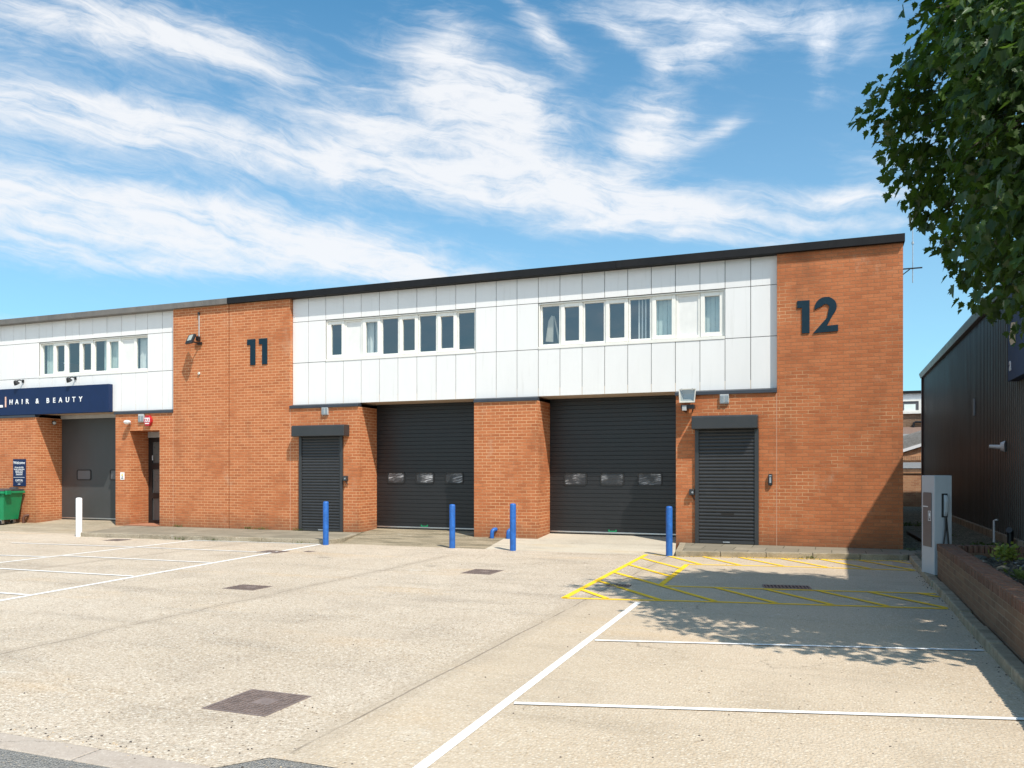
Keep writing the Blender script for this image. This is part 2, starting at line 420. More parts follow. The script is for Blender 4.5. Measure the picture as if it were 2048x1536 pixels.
def line_mat(name, col, worn):
    m, nt, b = mat(name); k = N(nt); p = k.pos()
    w = k.noise(p, 52, 5, .8); big = k.noise(p, 2.2, 4)
    a = k.smooth(k.math('ADD', w, k.math('MULTIPLY', k.math('SUBTRACT', big, .5), .5)), worn, worn+.1)
    c = k.mix(a, col, tuple(.5*q+.5*r for q, r in zip(col, (.40,.33,.25))))
    k.L(c, b.inputs['Base Color']); b.inputs['Roughness'].default_value = .75
    return m
M['white_line'] = line_mat('white_road_paint', (.80,.79,.76), .565)
M['yellow_line'] = line_mat('yellow_road_paint', (.92,.56,.015), .64)

def leaf_mat(name, a, bcol, trans, tw=.35):
    m, nt, b = mat(name); k = N(nt)
    at = k.n('ShaderNodeAttribute', attribute_name='tone'); f = k.sep(at.outputs['Vector'])[0]
    p = k.pos()
    f2 = k.math('ADD', k.math('MULTIPLY', f, .75), k.math('MULTIPLY', k.noise(p, .9, 3), .35), clamp=True)
    c = k.ramp(f2, [(.1, a), (.9, bcol)])
    k.L(c, b.inputs['Base Color']); b.inputs['Roughness'].default_value = .42; b.inputs['Specular IOR Level'].default_value = .4
    tl = k.n('ShaderNodeBsdfTranslucent'); tl.inputs[0].default_value = (*trans, 1)
    mx = k.n('ShaderNodeMixShader'); mx.inputs[0].default_value = tw
    k.L(b.outputs[0], mx.inputs[1]); k.L(tl.outputs[0], mx.inputs[2]); k.L(mx.outputs[0], nt.nodes['Material Output'].inputs['Surface'])
    return m
M['leaf'] = leaf_mat('maple_leaf', (.015,.036,.013), (.056,.100,.021), (.12,.23,.02), .28)
M['leaf_yellow'] = leaf_mat('shrub_leaf', (.12,.17,.02), (.30,.33,.06), (.3,.35,.05))
M['leaf_weed'] = leaf_mat('weed_leaf', (.05,.08,.015), (.13,.17,.04), (.12,.2,.03))
def bark_mat():
    m, nt, b = mat('bark'); k = N(nt); p = k.pos()
    n = k.noise(k.scale(p, 1, 1, .2), 22, 6, .7)
    k.L(k.ramp(n, [(.3, (.035,.026,.018)), (.7, (.13,.105,.08))]), b.inputs['Base Color']); b.inputs['Roughness'].default_value = .95
    k.L(k.bump(n, .9, .03), b.inputs['Normal']); return m
M['bark'] = bark_mat()
def cladding_dark():
    m, nt, b = mat('dark_profiled_sheet'); k = N(nt); p = k.pos()
    n = k.noise(k.scale(p, 1, 1.5, .12), 3., 6, .65)
    c = k.mix(k.lin(n, .3, .7), (.046,.042,.036), (.100,.093,.080))
    k.L(c, b.inputs['Base Color']); k.L(k.lin(n, .3, .7, .34, .5), b.inputs['Roughness']); b.inputs['Specular IOR Level'].default_value = .35
    return m
M['sheet'] = cladding_dark()

# ------------------------------------------------------------------ ground, roads, markings
def struct(name, mb, m, label=None, **k):
    o = mb.build(name, m, **k); return tag(o, label, None, None, 'structure')
def sheet(name, poly, z, m, label=None):
    mb = MB(); mb.face([(x, y, z) for x, y in poly]); return struct(name, mb, m, label)
sheet('ground', [(-400,-400),(400,-400),(400,400),(-400,400)], -.16, M['asphalt'], 'dark open ground reaching to the horizon')
sheet('road', [(-60,-30),(40,-30),(40,3.98),(-60,3.98)], -.1035, M['asphalt'], 'worn grey asphalt road at the bottom left corner')
mb = MB(); mb.face([(-3.02,3.9,-.1),(6,3.9,-.1),(6,4.2,-.1),(1.42,4.2,-.1),(1.42,16.9,-.1),(-2.7,16.2,-.1),(-10.4,16.2,-.1),(-11.0,16.0,-.1),(-17.6,15.6,-.1),(-18.2,16.2,-.1),(-40,16.2,-.1),(-40,3.655,-.1),(-3.2,3.655,-.1)])
struct('car_park', mb, M['concrete'], 'pale exposed aggregate concrete car park')
mb = MB()
xs = [-9.0, -7.32, -6.6, -5.8, -4.9, -4.05, -3.22]
for a, c in zip(xs[:-1], xs[1:]): mb.box(a+.008, c-.008, 3.45, 3.655, -.2, -.098)
struct('kerb_strip', mb, M['strip'], 'flush concrete edging stones between asphalt and concrete', bevel=.006)

# ramps
def ramp(x0, x1, x2, x3, ydoor, m, label):
    """front edge x0..x1 at y 16.05, door edge x2..x3"""
    mb = MB(); prof = [(15.95,-.104),(16.4,-.085),(17.2,-.05),(18.0,-.02),(ydoor,.05)]
    rows = []
    for y, z in prof:
        t = min(1, max(0, (y-15.95)/(18-15.95)))
        rows.append(((x0+(x2-x0)*t, y, z), (x1+(x3-x1)*t, y, z)))
    for a, c in zip(rows[:-1], rows[1:]): mb.face([a[0], a[1], c[1], c[0]])
    return struct('concrete_ramp', mb, m, label)
ramp(-10.55, -6.85, -11.2, -7.19, 18.95, M['ramp_mossy'], 'stained sloping concrete apron at the garage door beside unit 11')
ramp(-6.85, -2.83, -7.19, -3.17, 18.95, M['ramp_pale'], 'clean pale concrete apron at the garage door beside unit 12')
ramp(-30, -17.75, -30, -19.0, 18.95, M['ramp_worn'], 'worn concrete apron in front of the salon roller door')

# pavements with kerbs
def pavement(poly, kerb_line, label):
    sheet('pavement', poly, 0., M['paving'], label)
    mb = MB()
    L = [Vector((x, y, 0)) for x, y in kerb_line]
    for a, c in zip(L[:-1], L[1:]):
        d = c-a; n = max(1, round(d.length/.9)); t = d.normalized(); nrm = Vector((-t.y, t.x, 0))
        for i in range(n):
            p = a+d*(i/n)+t*.004; q = a+d*((i+1)/n)-t*.004; w = .125; dz = random.uniform(-.004,.004)
            base = [p, q, q+nrm*w, p+nrm*w]; k0 = len(mb.v)
            mb.v += [(b.x,b.y,-.2) for b in base] + [(b.x,b.y,.006+dz) for b in base]
            for f in ((0,3,2,1),(4,5,6,7),(0,1,5,4),(1,2,6,5),(2,3,7,6),(3,0,4,7)):
                mb.f.append(tuple(k0+j for j in f)); mb.m.append(0)
    struct('kerb', mb, M['kerb'], label.replace('pavement', 'kerb of the pavement'), bevel=.012)
pavement([(-18.9,18.0),(-17.7,15.52),(-10.75,15.9),(-10.62,16.2),(-11.18,18.0),(-11.18,18.6),(-18.9,18.6)],
         [(-17.75,15.38),(-14.0,15.55),(-10.75,15.78),(-10.58,15.95),(-10.55,16.3),(-11.12,18.0)], 'grey slab pavement under unit 11')
pavement([(-3.1,18.0),(-2.8,16.1),(1.45,16.9),(1.45,17.2),(3.58,17.4),(3.58,18.0),(1.33,18.0)],
         [(-3.08,17.95),(-2.83,16.0),(1.33,16.82)], 'grey slab pavement under unit 12')
mb = MB()
y = 16.7
while y > 3.9:
    j = random.uniform(-.012,.012); mb.box(1.33+j, 1.455+j, y-.905, y-.008, -.2, .0+random.uniform(-.01,.012)); y -= .913
struct('kerb', mb, M['kerb'], 'chipped kerb along the brick planter wall', bevel=.015)
mb = MB(); mb.face([(1.0,15.5,-.096),(1.31,15.75,-.096),(1.34,16.7,-.096),(1.03,16.55,-.096)])
struct('concrete_patch', mb, M['strip'], 'pale concrete repair patch in the corner of the yellow bay')
sheet('verge', [(1.40,13.6),(3.7,13.6),(3.7,48),(-3,48),(-3,36),(1.33,36),(1.33,17.9),(1.40,16.9)], -.006, M['gravel'], 'mossy gravel strip between the two buildings')

def strip_between(mb, a, c, w, z):
    a = Vector((*a, z)); c = Vector((*c, z)); t = (c-a).normalized(); n = Vector((-t.y, t.x, 0))*(w/2)
    mb.face([a-n, c-n, c+n, a+n])
def mark(name, segs, w, z, m, label):
    mb = MB()
    for i, (a, c) in enumerate(segs): strip_between(mb, a, c, w, z)
    return struct(name, mb, m, label)
WL = M['white_line']; YL = M['yellow_line']
mark('parking_line', [((-2.27,10.2),(-2.13,3.92))], .074, -.096, WL, 'long white bay line running from the yellow hatching towards the camera')
mark('parking_line', [((-2.15,7.74),(1.30,8.60))], .056, -.092, WL, 'white bay divider at the edge of the tree shade')
mark('parking_line', [((-2.10,5.43),(1.30,6.34))], .056, -.092, WL, 'white bay divider nearest the camera')
mark('parking_line', [((-9.80,6.6),(-10.40,11.9),(-10.40,11.9))[:2], ((-10.40,11.9),(-10.78,15.71))], .085, -.096, WL, 'long white bay line on the left ending at a blue bollard')
mark('parking_line', [((-14.0,9.9),(-14.22,15.5))], .08, -.096, WL, 'white line between the two rows of bays on the left')
mark('parking_line', [((-14.22,15.5),(-10.80,15.70))], .07, -.092, WL, 'white line along the kerb of unit 11')
for a, c, l in [((-17.62,13.43),(-14.2,13.66),'far left white bay divider reaching the white bollard side'), ((-14.17,13.66),(-10.62,13.73),'white bay divider over the manhole cover near the bollard'),
             ((-14.1,11.75),(-10.45,11.82),'second white bay divider in the left rows'), ((-13.6,9.79),(-10.22,9.84),'third white bay divider in the left rows'), ((-12.0,7.82),(-9.97,7.84),'white bay divider cut by the left picture edge'),
             ((-16.2,11.25),(-14.12,11.47),'white divider of the rear left bays')]:
    mark('parking_line', [(a, c)], .07, -.092, WL, l)
ysegs = [((-3.43,16.2),(-3.25,10.19)), ((-3.27,10.19),(-1.36,10.59)), ((-1.36,10.59),(1.30,11.08)), ((-2.39,14.68),(-2.31,11.80)),
         ((-2.31,11.79),(-.89,12.0)), ((-.89,12.0),(1.31,12.38)), ((-2.39,14.68),(-.79,14.98)), ((-.79,14.98),(1.30,15.15)),
         ((-3.43,16.2),(-2.95,16.02)), ((-2.95,16.02),(1.30,16.68))]
mb = MB()
for i, (a, c) in enumerate(ysegs): strip_between(mb, a, c, .088, -.096)
hs = [((-3.25,11.0),(-2.72,10.36)),((-3.28,11.99),(-2.06,10.49)),((-3.30,13.07),(-1.38,10.63)),((-3.35,14.26),(-2.39,12.95)),((-3.36,15.40),(-2.41,14.05)),
      ((-2.97,16.0),(-2.17,14.76)),((-2.31,16.1),(-1.50,14.88)),((-1.54,11.88),(-.65,10.76)),((-.89,12.0),(.0,10.88)),((-.21,12.12),(.64,11.0)),((.46,12.22),(1.29,11.12)),
      ((1.09,12.33),(1.31,12.05)),((-1.63,16.2),(-.79,15.02)),((-.90,16.3),(-.08,15.1)),((-.18,16.4),(.59,15.16)),((.48,16.5),(1.27,15.2)),((1.03,16.6),(1.31,16.2))]
for a, c in hs: strip_between(mb, a, c, .082, -.092)
struct('yellow_hatching', mb, YL, 'yellow hatched keep clear marking around the shaded bay')
# loose grit and fallen leaves on the concrete and along the kerbs
mb = MB()
def pebble(x, y, z, r, mi):
    a0 = random.uniform(0, 6.28); pts = []
    for k in range(6):
        a = a0+k*1.047; q = r*random.uniform(.6,1.15); pts.append((x+q*math.cos(a), y+q*math.sin(a)*.8))
    n = len(mb.v); h = r*random.uniform(.4,.8)
    mb.v += [(a, b, z) for a, b in pts] + [(x+(a-x)*.55, y+(b-y)*.55, z+h) for a, b in pts]
    for k in range(6):
        j = (k+1) % 6; mb.f.append((n+k, n+j, n+6+j, n+6+k)); mb.m.append(mi)
    mb.f.append(tuple(n+6+k for k in range(6))); mb.m.append(mi)
for i in range(620):
    y = 3.7+(random.random()**1.6)*12; x = random.uniform(-11, 1.2); pebble(x, y, -.101, random.uniform(.004,.011), random.choice((0,0,1)))
for i in range(70): pebble(random.gauss(-4.2,.6), random.gauss(3.72,.07), -.1, random.uniform(.004,.012), random.choice((0,1,1)))
for i in range(150):
    y = random.uniform(4.5,16.5); pebble(1.32-abs(random.gauss(0,.05)), y, -.1, random.uniform(.004,.013), random.choice((0,1,0)))
for i in range(200):
    x = random.uniform(-2.7,1.3); pebble(x, 15.98+.2*(x+2.83)-abs(random.gauss(0,.05)), -.1, random.uniform(.006,.018), random.choice((0,1,1)))
o = mb.build('loose_grit', [simple('dark_grit', (.075,.06,.05), .9), simple('pale_grit', (.42,.33,.23), .9)]); tag(o, 'loose grit and dry leaf bits scattered on the concrete', 'grit', None, 'stuff')

# ------------------------------------------------------------------ the two terraced buildings
F = 18.0; P_ = 18.11
A = empty('industrial_building', (-7, 18, 0), 'brick and white panel industrial building with numerals 11 and 12 and black roof edge', 'building', 'terraced industrial units')
B = empty('industrial_building', (-19, 18, 0), 'left neighbouring brick building with navy sign board and faded grey roof edge', 'building', 'terraced industrial units')
def part(name, parent, mats, fn, **k):
    mb = MB(); fn(mb); return mb.build(name, mats, parent, **k)
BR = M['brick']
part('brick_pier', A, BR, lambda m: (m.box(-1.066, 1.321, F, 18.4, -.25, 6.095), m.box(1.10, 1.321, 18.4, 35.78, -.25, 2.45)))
part('side_cladding', A, simple('grey_side_sheet', (.10,.10,.095), .5, grime=.3), lambda m: (m.box(1.12, 1.29, 18.4, 35.78, 2.452, 6.095), [m.box(1.29, 1.315, 18.45+i*.25, 18.55+i*.25, 2.46, 6.09) for i in range(69)]))
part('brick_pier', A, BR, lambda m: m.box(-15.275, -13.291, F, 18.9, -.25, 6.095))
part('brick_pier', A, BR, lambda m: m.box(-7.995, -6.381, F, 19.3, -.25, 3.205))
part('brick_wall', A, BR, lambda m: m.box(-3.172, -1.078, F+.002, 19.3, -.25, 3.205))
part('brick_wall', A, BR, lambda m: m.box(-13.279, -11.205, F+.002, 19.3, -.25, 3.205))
part('wall_joint', A, M['mastic'], lambda m: m.box(-1.078, -1.066, F+.004, 18.3, -.2, 3.2))
part('wall_joint', A, M['mastic'], lambda m: m.box(-13.291, -13.279, F+.004, 18.3, -.2, 3.2))
part('wall_joint', A, M['joint_dark'], lambda m: m.box(-15.302, -15.275, F+.03, 18.3, -.25, 6.09))
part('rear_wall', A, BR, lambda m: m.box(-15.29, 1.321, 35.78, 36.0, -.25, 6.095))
part('roof', A, M['roof_felt'], lambda m: m.box(-15.275, 1.318, 18.13, 35.7, 6.10, 6.20))
part('floor_slab', A, M['soffit'], lambda m: (m.box(-13.27, -1.08, P_+.004, 35.7, 3.308, 3.5)))
part('fascia', A, M['fascia'], lambda m: (m.box(-15.285, -10.0, 17.905, 18.13, 6.098, 6.262), m.box(-9.998, -4.5, 17.905, 18.13, 6.098, 6.262), m.box(-4.498, 1.35, 17.905, 18.13, 6.098, 6.262), m.box(1.324, 1.35, 18.13, 36.0, 6.098, 6.262)), bevel=.006)
for x0, x1 in ((-13.29,-11.2),(-7.995,-6.381),(-3.19,-1.067)):
    part('flashing', A, M['flashing'], lambda m: m.prism([(17.962,3.204),(P_+.02,3.204),(P_+.02,3.306),(P_-.012,3.306),(17.962,3.275)], 'x', x0, x1), bevel=.004)
def panels(m, xs, win):
    rows = [(3.312,4.402),(4.416,5.484),(5.498,6.094)]
    g = .0068
    for a, c in zip(xs[:-1], xs[1:]):
        mid = (a+c)/2
        for r, (z0, z1) in enumerate(rows):
            if r == 1 and any(w0 < mid < w1 for w0, w1 in win): continue
            dy = random.uniform(-.0015,.0015)
            m.box(a+g, c-g, P_+dy, P_+.03, z0, z1, 0)
    X0, X1 = xs[0], xs[-1]
    m.box(X0, X1, P_+.018, P_+.1, 3.32, 4.40, 1); m.box(X0, X1, P_+.018, P_+.1, 5.49, 6.09, 1)
    cur = X0
    for w0, w1 in win+[(X1, None)]:
        m.box(cur, w0, P_+.018, P_+.1, 4.40, 5.49, 1)
        cur = w1
xsA = [-13.286] + [-1.074-.5327*i for i in range(22, -1, -1)]
xsA[-1] = -1.068
W11 = (xsA[2]-.0, xsA[10]); W12 = (xsA[13], xsA[21])
part('white_cladding', A, [M['panel'], M['gap']], lambda m: panels(m, xsA, [W11, W12]))
xsB = [-26.4,-25.86,-25.33,-24.79,-24.236,-23.676,-23.155,-22.584,-22.03,-21.477,-20.929,-20.382,-19.825,-19.266,-18.719,-18.273,-17.729,-17.25]
W10 = (-22.584, -18.273)
part('white_cladding', B, [M['panel'], M['gap']], lambda m: panels(m, xsB, [W10]))

# windows
def windows(parent, span, pattern, extra):
    x0, x1 = span; n = len(pattern); w = (x1-x0)/n
    z0, z1 = 4.485, 5.486; yf = P_+.075
    # sill + outer frame
    part('window_sill', parent, M['upvc'], lambda m: m.prism([(P_-.012,4.405),(P_+.16,4.405),(P_+.16,4.484),(P_-.012,4.470)], 'x', x0+.004, x1-.004), bevel=.003)
    def fr(m):
        m.box(x0+.002, x0+.03, P_+.03, P_+.16, 4.486, 5.485); m.box(x1-.03, x1-.002, P_+.03, P_+.16, 4.486, 5.485)
        m.box(x0+.03, x1-.03, P_+.03, P_+.16, 5.455, 5.485)
    part('window_frame', parent, M['upvc'], fr)
    for i, t in enumerate(pattern):
        a = max(x0+i*w, x0+.031); c = min(x0+(i+1)*w, x1-.031); zt = 5.454; zb = 4.486
        e = .028
        if t == 'C':    # opening casement: proud sash with deep border
            b = .092; y0 = yf-.018
        else:
            b = .042 if t == 'F' else .05; y0 = yf
        def frame(m):
            m.box(a+.003, a+b, y0, yf+.07, zb, zt); m.box(c-b, c-.003, y0, yf+.07, zb, zt)
            m.box(a+b, c-b, y0, yf+.07, zb, zb+b); m.box(a+b, c-b, y0, yf+.07, zt-b, zt)
        wo = part('window', parent, M['upvc'], frame, bevel=.006)
        if t == 'P':
            part('infill_panel', wo, M['infill'], lambda m: m.box(a+b+.001, c-b-.001, yf+.02, yf+.05, zb+b+.001, zt-b-.001))
        else:
            t1, t2 = random.uniform(-.004,.004), random.uniform(-.004,.004)
            part('pane', wo, M['glass'], lambda m: m.face([(a+b-.002,yf+.028-t1,zb+b-.002),(c-b+.002,yf+.028+t1,zb+b-.002),(c-b+.002,yf+.028+t1+t2,zt-b+.002),(a+b-.002,yf+.028-t1+t2,zt-b+.002)]))
        yb = yf+.16
        ex = extra.get(i)
        A0, C0 = a+.02, c-.02
        if ex == 'blind':
            part('blind', wo, M['blind'], lambda m: [m.box(A0+k*(C0-A0)/5, A0+(k+1)*(C0-A0)/5-.006, yb+.008*(k%2), yb+.01+.008*(k%2), 4.45, 5.5) for k in range(5)])
        elif ex == 'halfblind':
            m0 = (A0+C0)/2-.02
            part('blind', wo, M['blind'], lambda m: m.box(m0, C0+.05, yb, yb+.01, 4.45, 5.5))
        elif ex == 'slats':
            part('blind', wo, M['curtain'], lambda m: [m.box(A0+.17+k*.075, A0+.17+k*.075+.032, yb+.01, yb+.02, 4.45, 5.5) for k in range(3)] + [m.box(C0-.07, C0+.05, yb, yb+.01, 4.45, 5.5)])
        elif ex == 'curtain':
            def cu(m):
                nseg = 26; q = [(A0+(C0-A0)*s/nseg, yb+.03*math.sin(s*1.55)+.012*math.sin(s*.7)) for s in range(nseg+1)]
                for s in range(nseg):
                    if 11 < s < 15 and i == 2: continue
                    m.face([(q[s][0],q[s][1],4.45),(q[s+1][0],q[s+1][1],4.45),(q[s+1][0],q[s+1][1],5.5),(q[s][0],q[s][1],5.5)])
            part('curtain', wo, M['curtain'], cu, smooth=True)
        elif ex == 'card':
            def cd(m):
                m.prism([(A0+.05,4.62),(A0+.24,4.60),(A0+.25,5.20),(A0+.20,5.23),(A0+.12,5.10)], 'y', yb, yb+.02)
                m.prism([(A0+.25,5.22),(A0+.27,5.20),(A0+.44,4.5),(A0+.38,4.5)], 'y', yb+.01, yb+.03)
            part('cardboard_sheet', wo, M['card'], cd)
        elif ex == 'clutter':
            def cl(m):
                for s in range(9):
                    xx = random.uniform(A0+.04, C0-.04); zz = random.uniform(4.52,4.60)+.035*s; r = random.uniform(.05,.08); xx = (A0+C0)/2+random.uniform(-.05,.05)
                    m.prism([(xx-r,zz),(xx,zz-r*.6),(xx+r,zz+r*.4),(xx+r*.2,zz+r)], 'y', yb+.02*s/9, yb+.02*s/9+.02)
            part('window_display', wo, M['curtain'], cl)
windows(A, W11, 'CPCFCFCF', {2:'curtain'})
windows(A, W12, 'FCFCFCPC', {0:'card', 4:'slats', 5:'blind', 7:'blind'})
windows(B, W10, 'FCFCFCPF', {0:'blind', 1:'clutter', 4:'halfblind', 5:'blind', 7:'curtain'})

# sectional garage doors
def rrect(x0, x1, z0, z1, r, n=4):
    pts = []
    for cx, cz, a0 in ((x1-r, z1-r, 0), (x0+r, z1-r, 90), (x0+r, z0+r, 180), (x1-r, z0+r, 270)):
        for k in range(n+1):
            a = R(a0+90*k/n); pts.append((cx+r*math.cos(a), cz+r*math.sin(a)))
    return pts
def ring(m, outer, inner, y0, y1):
    n = len(outer)
    for i in range(n):
        j = (i+1) % n
        m.face([(outer[i][0],y0,outer[i][1]),(outer[j][0],y0,outer[j][1]),(inner[j][0],y0,inner[j][1]),(inner[i][0],y0,inner[i][1])][::-1])
        m.face([(outer[i][0],y0,outer[i][1]),(outer[j][0],y0,outer[j][1]),(outer[j][0],y1,outer[j][1]),(outer[i][0],y1,outer[i][1])])
        m.face([(inner[i][0],y0,inner[i][1]),(inner[j][0],y0,inner[j][1]),(inner[j][0],y1,inner[j][1]),(inner[i][0],y1,inner[i][1])][::-1])
def garage(parent, x0, x1, wins, m_, ribbed=True, top=3.30, pane='film', handle=None):
    yd = 18.9; zb = .12
    def door(m):
        if ribbed:
            pitch = .1005; z = zb; prof = []
            while z < top-.02:
                prof += [(yd+.006, z), (yd+.006, z+.004), (yd-.001, z+.010), (yd-.001, min(z+pitch-.006, top))]
                z += pitch
            poly = prof + [(yd+.05, top), (yd+.05, zb)]
            m.prism(poly, 'x', x0, x1)
        else:
            m.box(x0, x1, yd, yd+.05, zb, top)
    d = part('garage_door', parent, m_, door)
    part('bottom_bar', d, M['alu'], lambda m: m.box(x0+.01, x1-.01, yd-.012, yd+.05, .085, .119), bevel=.004)
    part('bottom_seal', d, M['rubber'], lambda m: m.box(x0+.005, x1-.005, yd+.0, yd+.06, .035, .084))
    for (a, c, z0, z1) in wins:
        o = rrect(a, c, z0, z1, .06); q = rrect(a+.032, c-.032, z0+.03, z1-.03, .045)
        w = part('window_frame', d, M['rubber'], lambda m: ring(m, o, q, yd-.018, yd+.01))
        part('pane', w, M[pane], lambda m: m.face([(x, yd-.006, z) for x, z in q][::-1]))
    if handle:
        part('handle', d, M['bin'] , lambda m: (m.box(handle-.1, handle+.1, yd-.02, yd-.003, .125, .15), m.box(handle-.1, handle-.07, yd-.02, yd-.003, .15, .175), m.box(handle+.07, handle+.1, yd-.02, yd-.003, .15, .175)))
    return d
garage(A, -6.379, -3.174, [(-6.02,-5.44,1.215,1.53),(-5.12,-4.54,1.215,1.53),(-4.23,-3.64,1.215,1.53)], M['garage'], handle=-4.82)
garage(A, -11.203, -7.997, [(-10.88,-10.36,1.235,1.535),(-10.05,-9.51,1.235,1.535),(-9.21,-8.68,1.235,1.535)], M['garage'], handle=-9.79)
d10 = garage(B, -22.575, -19.385, [(-21.93,-21.33,1.28,1.61),(-20.56,-19.95,1.28,1.61)], M['garage_grey'], ribbed=False, pane='screen', top=3.19)
part('door_lintel', B, M['pale_grey'], lambda m: m.box(-22.575, -19.385, 18.86, 19.0, 3.192, 3.305))

# roller shutters
def shutter(parent, x0, x1, bx0, bx1, slot=False, pr=.27):
    top = 2.50
    def curtain(m):
        z = .075; prof = []
        while z < top:
            prof += [(F-.012, z), (F-.030, z+.012), (F-.034, z+.036), (F-.028, z+.058), (F-.010, z+.066), (F-.010, z+.074)]
            z += .0745
        prof2 = prof + [(F-.003, z), (F-.003, .075)]
        m.prism(prof2, 'x', x0+.085, x1-.085)
    s = part('roller_shutter', parent, M['shutter'], curtain)
    part('shutter_box', s, M['shutter'], lambda m: m.prism([(F-.002,2.455),(F-.002,2.74),(F-pr+.03,2.74),(F-pr,2.71),(F-pr,2.455)], 'x', bx0, bx1), bevel=.012)
    for a in (x0, x1-.085):
        part('guide_rail', s, M['shutter'], lambda m: m.box(a, a+.084, F-.055, F-.002, .0, 2.454), bevel=.006)
    part('bottom_bar', s, M['shutter'], lambda m: m.box(x0+.09, x1-.09, F-.045, F-.004, .008, .074), bevel=.006)
    mid = (x0+x1)/2
    part('lock', s, M['galv'], lambda m: m.box(mid-.07, mid+.07, F-.055, F-.046, .03, .055))
    if slot:
        part('letter_slot', s, M['iron_dark'], lambda m: m.box(-2.20, -1.935, F-.037, F-.012, .605, .665))
    return s
shutter(A, -12.98, -11.65, -13.06, -11.47)
shutter(A, -2.755, -1.43, -2.795, -1.435, slot=True)

# --- left building shell
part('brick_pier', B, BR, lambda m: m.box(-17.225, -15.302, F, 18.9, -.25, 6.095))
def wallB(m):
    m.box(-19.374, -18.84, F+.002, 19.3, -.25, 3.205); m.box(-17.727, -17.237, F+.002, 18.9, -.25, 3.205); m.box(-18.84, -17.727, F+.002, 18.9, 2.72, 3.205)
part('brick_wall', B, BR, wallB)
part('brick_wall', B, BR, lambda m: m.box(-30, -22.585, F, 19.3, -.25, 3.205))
part('wall_joint', B, M['mastic'], lambda m: m.box(-17.237, -17.225, F+.004, 18.3, -.2, 6.08))
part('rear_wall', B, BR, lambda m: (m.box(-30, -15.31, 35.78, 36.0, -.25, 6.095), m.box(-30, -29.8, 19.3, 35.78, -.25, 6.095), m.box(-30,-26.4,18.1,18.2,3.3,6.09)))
part('roof', B, M['roof_felt'], lambda m: m.box(-30, -15.295, 18.13, 35.7, 6.10, 6.20))
part('floor_slab', B, M['soffit'], lambda m: m.box(-29.7, -17.25, P_+.004, 35.7, 3.308, 3.5))
part('fascia', B, M['fascia_grey'], lambda m: (m.box(-30, -21.0, 17.905, 18.13, 6.098, 6.255), m.box(-20.998, -15.287, 17.905, 18.13, 6.098, 6.255)), bevel=.006)
for x0, x1 in ((-19.40,-17.232),(-30,-22.585)):
    part('flashing', B, M['flashing'], lambda m: m.prism([(17.962,3.204),(P_+.02,3.204),(P_+.02,3.306),(P_-.012,3.306),(17.962,3.275)], 'x', x0, x1), bevel=.004)
ed = part('entrance_door', B, M['black'], lambda m: (m.box(-18.838, -18.70, 18.70, 18.78, .0, 2.55), m.box(-17.83, -17.729, 18.70, 18.78, .0, 2.55), m.box(-18.70, -17.83, 18.70, 18.78, 2.42, 2.55),
          m.box(-18.70, -17.83, 18.70, 18.78, 1.62, 1.80), m.box(-18.70, -17.83, 18.70, 18.78, .76, .92), m.box(-18.70, -17.83, 18.70, 18.78, .0, .12)))
part('pane', ed, simple('door_glass', (.11,.11,.105), .3, spec=.35), lambda m: [m.box(-18.70, -17.83, 18.735, 18.742, a, c) for a, c in ((1.80,2.42),(.92,1.62),(.12,.76))])
part('door_lintel', ed, M['pale_grey'], lambda m: m.box(-18.838, -17.729, 18.68, 18.88, 2.552, 2.719))
part('handle', ed, M['alu'], lambda m: m.tube([(-18.62,18.64,1.88),(-18.62,18.64,2.02)], .018))
part('door_step', B, simple('terracotta_step', (.36,.16,.09), .8), lambda m: m.box(-18.838, -17.729, 17.85, 18.69, .004, .03))
part('inside_wall', B, M['inside'], lambda m: m.box(-18.9, -17.6, 19.9, 20.0, 0, 3.2))

# ------------------------------------------------------------------ numerals and signs
def poly_obj(name, polys, y0, y1, m, parent=None, bevel=.004):
    mb = MB()
    for p in polys: mb.prism(p, 'y', y0, y1)
    return mb.build(name, m, parent, bevel=bevel)
def one(x, z0, z1, w):   # stem right edge x
    return [(x, z0), (x, z1), (x-w*1.62, z1), (x-w*1.62, z1-.155*(z1-z0)/.7), (x-w, z1-.155*(z1-z0)/.7), (x-w, z0)]
n11 = empty('house_number', (-14.4, 18, 4.4), 'dark teal numeral 11 on the brick pier right of the joint', 'number sign', 'unit numerals')
poly_obj('digit', [one(-14.40, 4.408, 5.105, .165)], F-.022, F-.004, M['numeral'], n11)
poly_obj('digit', [one(-14.012, 4.412, 5.105, .165)], F-.022, F-.004, M['numeral'], n11)
n12 = empty('house_number', (-.26, 18, 4.4), 'dark teal numeral 12 high on the right hand brick pier', 'number sign', 'unit numerals')
poly_obj('digit', [one(-.425, 4.405, 5.085, .150)], F-.022, F-.004, M['numeral'], n12)
# the 2: band traced as outer and inner outline
cx, cz, ro, ri = -.115, 4.92, .212, .072
two = []
for a in range(165, -46, -15): two.append((cx+ro*math.cos(R(a))*1.0, cz+ro*math.sin(R(a))*.98))
two += [(-.09, 4.535), (.122, 4.545), (.122, 4.415), (-.352, 4.398)]
two += [(-.355, 4.40), (-.09, 4.70)]
for a in range(-30, 151, 15): two.append((cx-.005+ri*math.cos(R(a))*1.05, cz-.01+ri*math.sin(R(a))))
two += [(cx-.09, cz+.015), (cx-.215, cz-.04)]
poly_obj('digit', [two], F-.022, F-.004, M['numeral'], n12, bevel=0)

